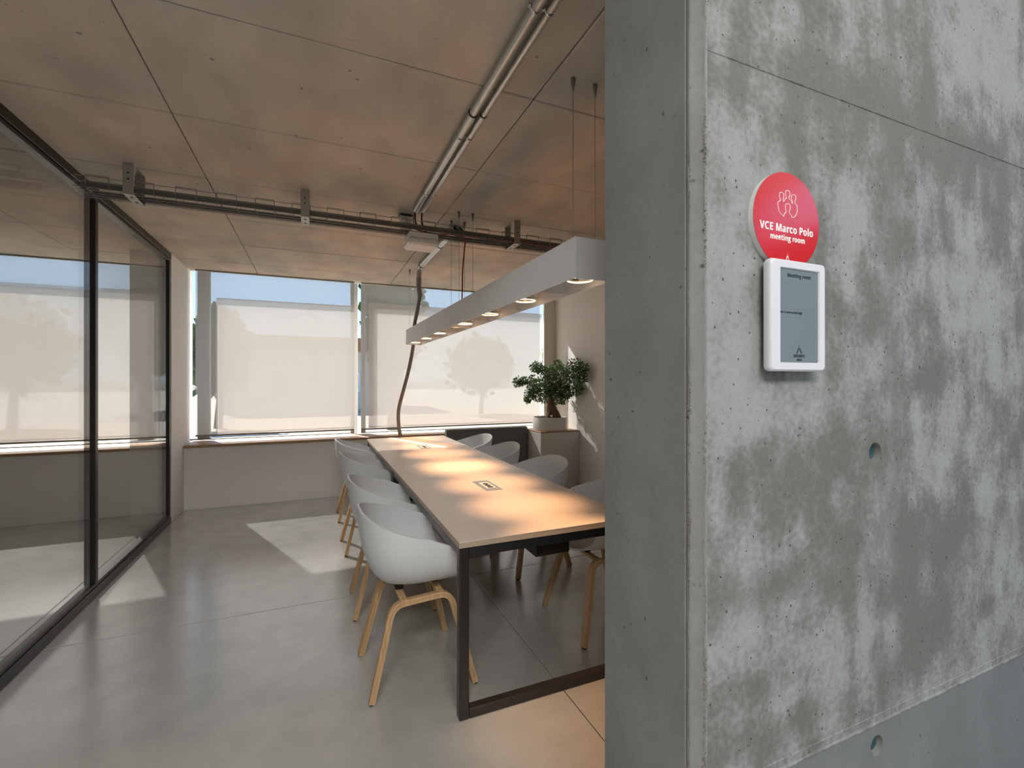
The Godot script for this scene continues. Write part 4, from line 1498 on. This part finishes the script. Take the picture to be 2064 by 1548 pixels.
# ----------------------------------------------------------------
func _ready() -> void:
	var cam := Camera3D.new()
	cam.name = "camera"
	cam.projection = Camera3D.PROJECTION_FRUSTUM
	cam.near = 0.05
	cam.far = 300.0
	cam.size = 2.0 * 774.0 / 928.0 * 0.05
	cam.frustum_offset = Vector2(0.0, -7.0 / 928.0 * 0.05)
	cam.position = V(0, 1.4, 0)
	cam.rotation.y = -atan2(0.3933, 0.9194)
	add_child(cam)
	cam.current = true

	var env := Environment.new()
	var sky := Sky.new()
	var sm := ProceduralSkyMaterial.new()
	sm.sky_top_color = Color(0.20, 0.46, 0.90).linear_to_srgb()
	sm.sky_horizon_color = Color(0.62, 0.86, 1.05).linear_to_srgb()
	sm.sky_curve = 0.22
	sm.ground_horizon_color = Color(0.55, 0.58, 0.55).linear_to_srgb()
	sm.ground_bottom_color = Color(0.20, 0.20, 0.17).linear_to_srgb()
	sm.sun_angle_max = 4.0
	sm.energy_multiplier = 1.7
	sky.sky_material = sm
	env.background_mode = Environment.BG_SKY
	env.sky = sky
	env.tonemap_mode = Environment.TONE_MAPPER_LINEAR
	env.tonemap_exposure = 1.0
	env.sdfgi_enabled = true
	env.ssao_enabled = true
	env.ssil_enabled = true
	var we := WorldEnvironment.new()
	we.name = "world"
	we.environment = env
	add_child(we)

	var sun := DirectionalLight3D.new()
	sun.name = "sun"
	sun.light_color = Color(1.0, 0.97, 0.91).linear_to_srgb()
	sun.light_energy = 9.0
	sun.light_angular_distance = 0.6
	sun.shadow_enabled = true
	add_child(sun)
	sun.look_at_from_position(Vector3.ZERO, V(0.40, -0.90, 1.0), Vector3.UP)

	make_materials()
	M.screen_bar = M.inner_screen
	hall_light(V(2.5, 3.35, 1.0), Vector2(2.0, 0.9), 3.3, "flat white panel light hung high in the hall, right one")
	hall_light(V(-0.6, 3.7, 2.2), Vector2(2.4, 1.2), 22.0, "flat white panel light hung high in the hall, left one")

	build_ceiling()
	build_floor()
	build_partition()
	build_window_wall()
	build_window("window_1", -1.40, 0.475, [0.03, 0.045, 0.05, 0.015], "left window of the room in a grey frame", [[-1.265, -1.14]])
	build_window("window_2", 0.5625, 3.47, [0.055, 0.05, 0.03, 0.015], "wide right window of the room in a grey frame")
	build_window("window_3", -4.2, -1.64, [0.05, 0.05, 0.03, 0.015], "window of the next room beyond the glass partition")
	build_right_wall()
	build_front_wall()
	build_hall()
	build_blind(-1.235, 0.456, "grey screen blind over the left window, left of the bright gap")
	build_blind(0.54, 3.081, "wide grey screen blind over the right window, behind the pendant light")
	build_blind(-4.1, -1.665, "grey screen blind in the next room beyond the glass partition")
	build_inner_screen(-1.05, 0.462, 2.35, "beige sun screen glowing behind the left grey blind")
	build_inner_screen(0.642, 3.162, 2.40, "wide beige sun screen glowing behind the right grey blind")
	build_inner_screen(-4.0, -1.70, 2.38, "beige sun screen in the next room beyond the glass partition")
	build_table(-1.81, -3.617, "near half of the long beige meeting table on dark steel frames", true)
	build_table(-3.621, -5.43, "far half of the long beige meeting table, next to the windows", false)
	build_chairs()
	build_pendant(-1.58, -3.409, [-1.683, -2.233, -2.78, -3.314], [-1.955, -2.50, -3.05], [-1.65, -3.288], "near module of the long white pendant light with round spot lamps")
	build_pendant(-3.413, -5.27, [-3.508, -4.076, -4.62, -5.172], [-3.79, -4.35, -4.90], [-3.497, -5.22], "far module of the long white pendant light, towards the windows")
	build_tray()
	build_conduits()
	build_cables()
	build_boxes()
	build_cabinet()
	build_panel()
	build_bonsai()
	build_sign()
	build_display()
	build_outdoors()
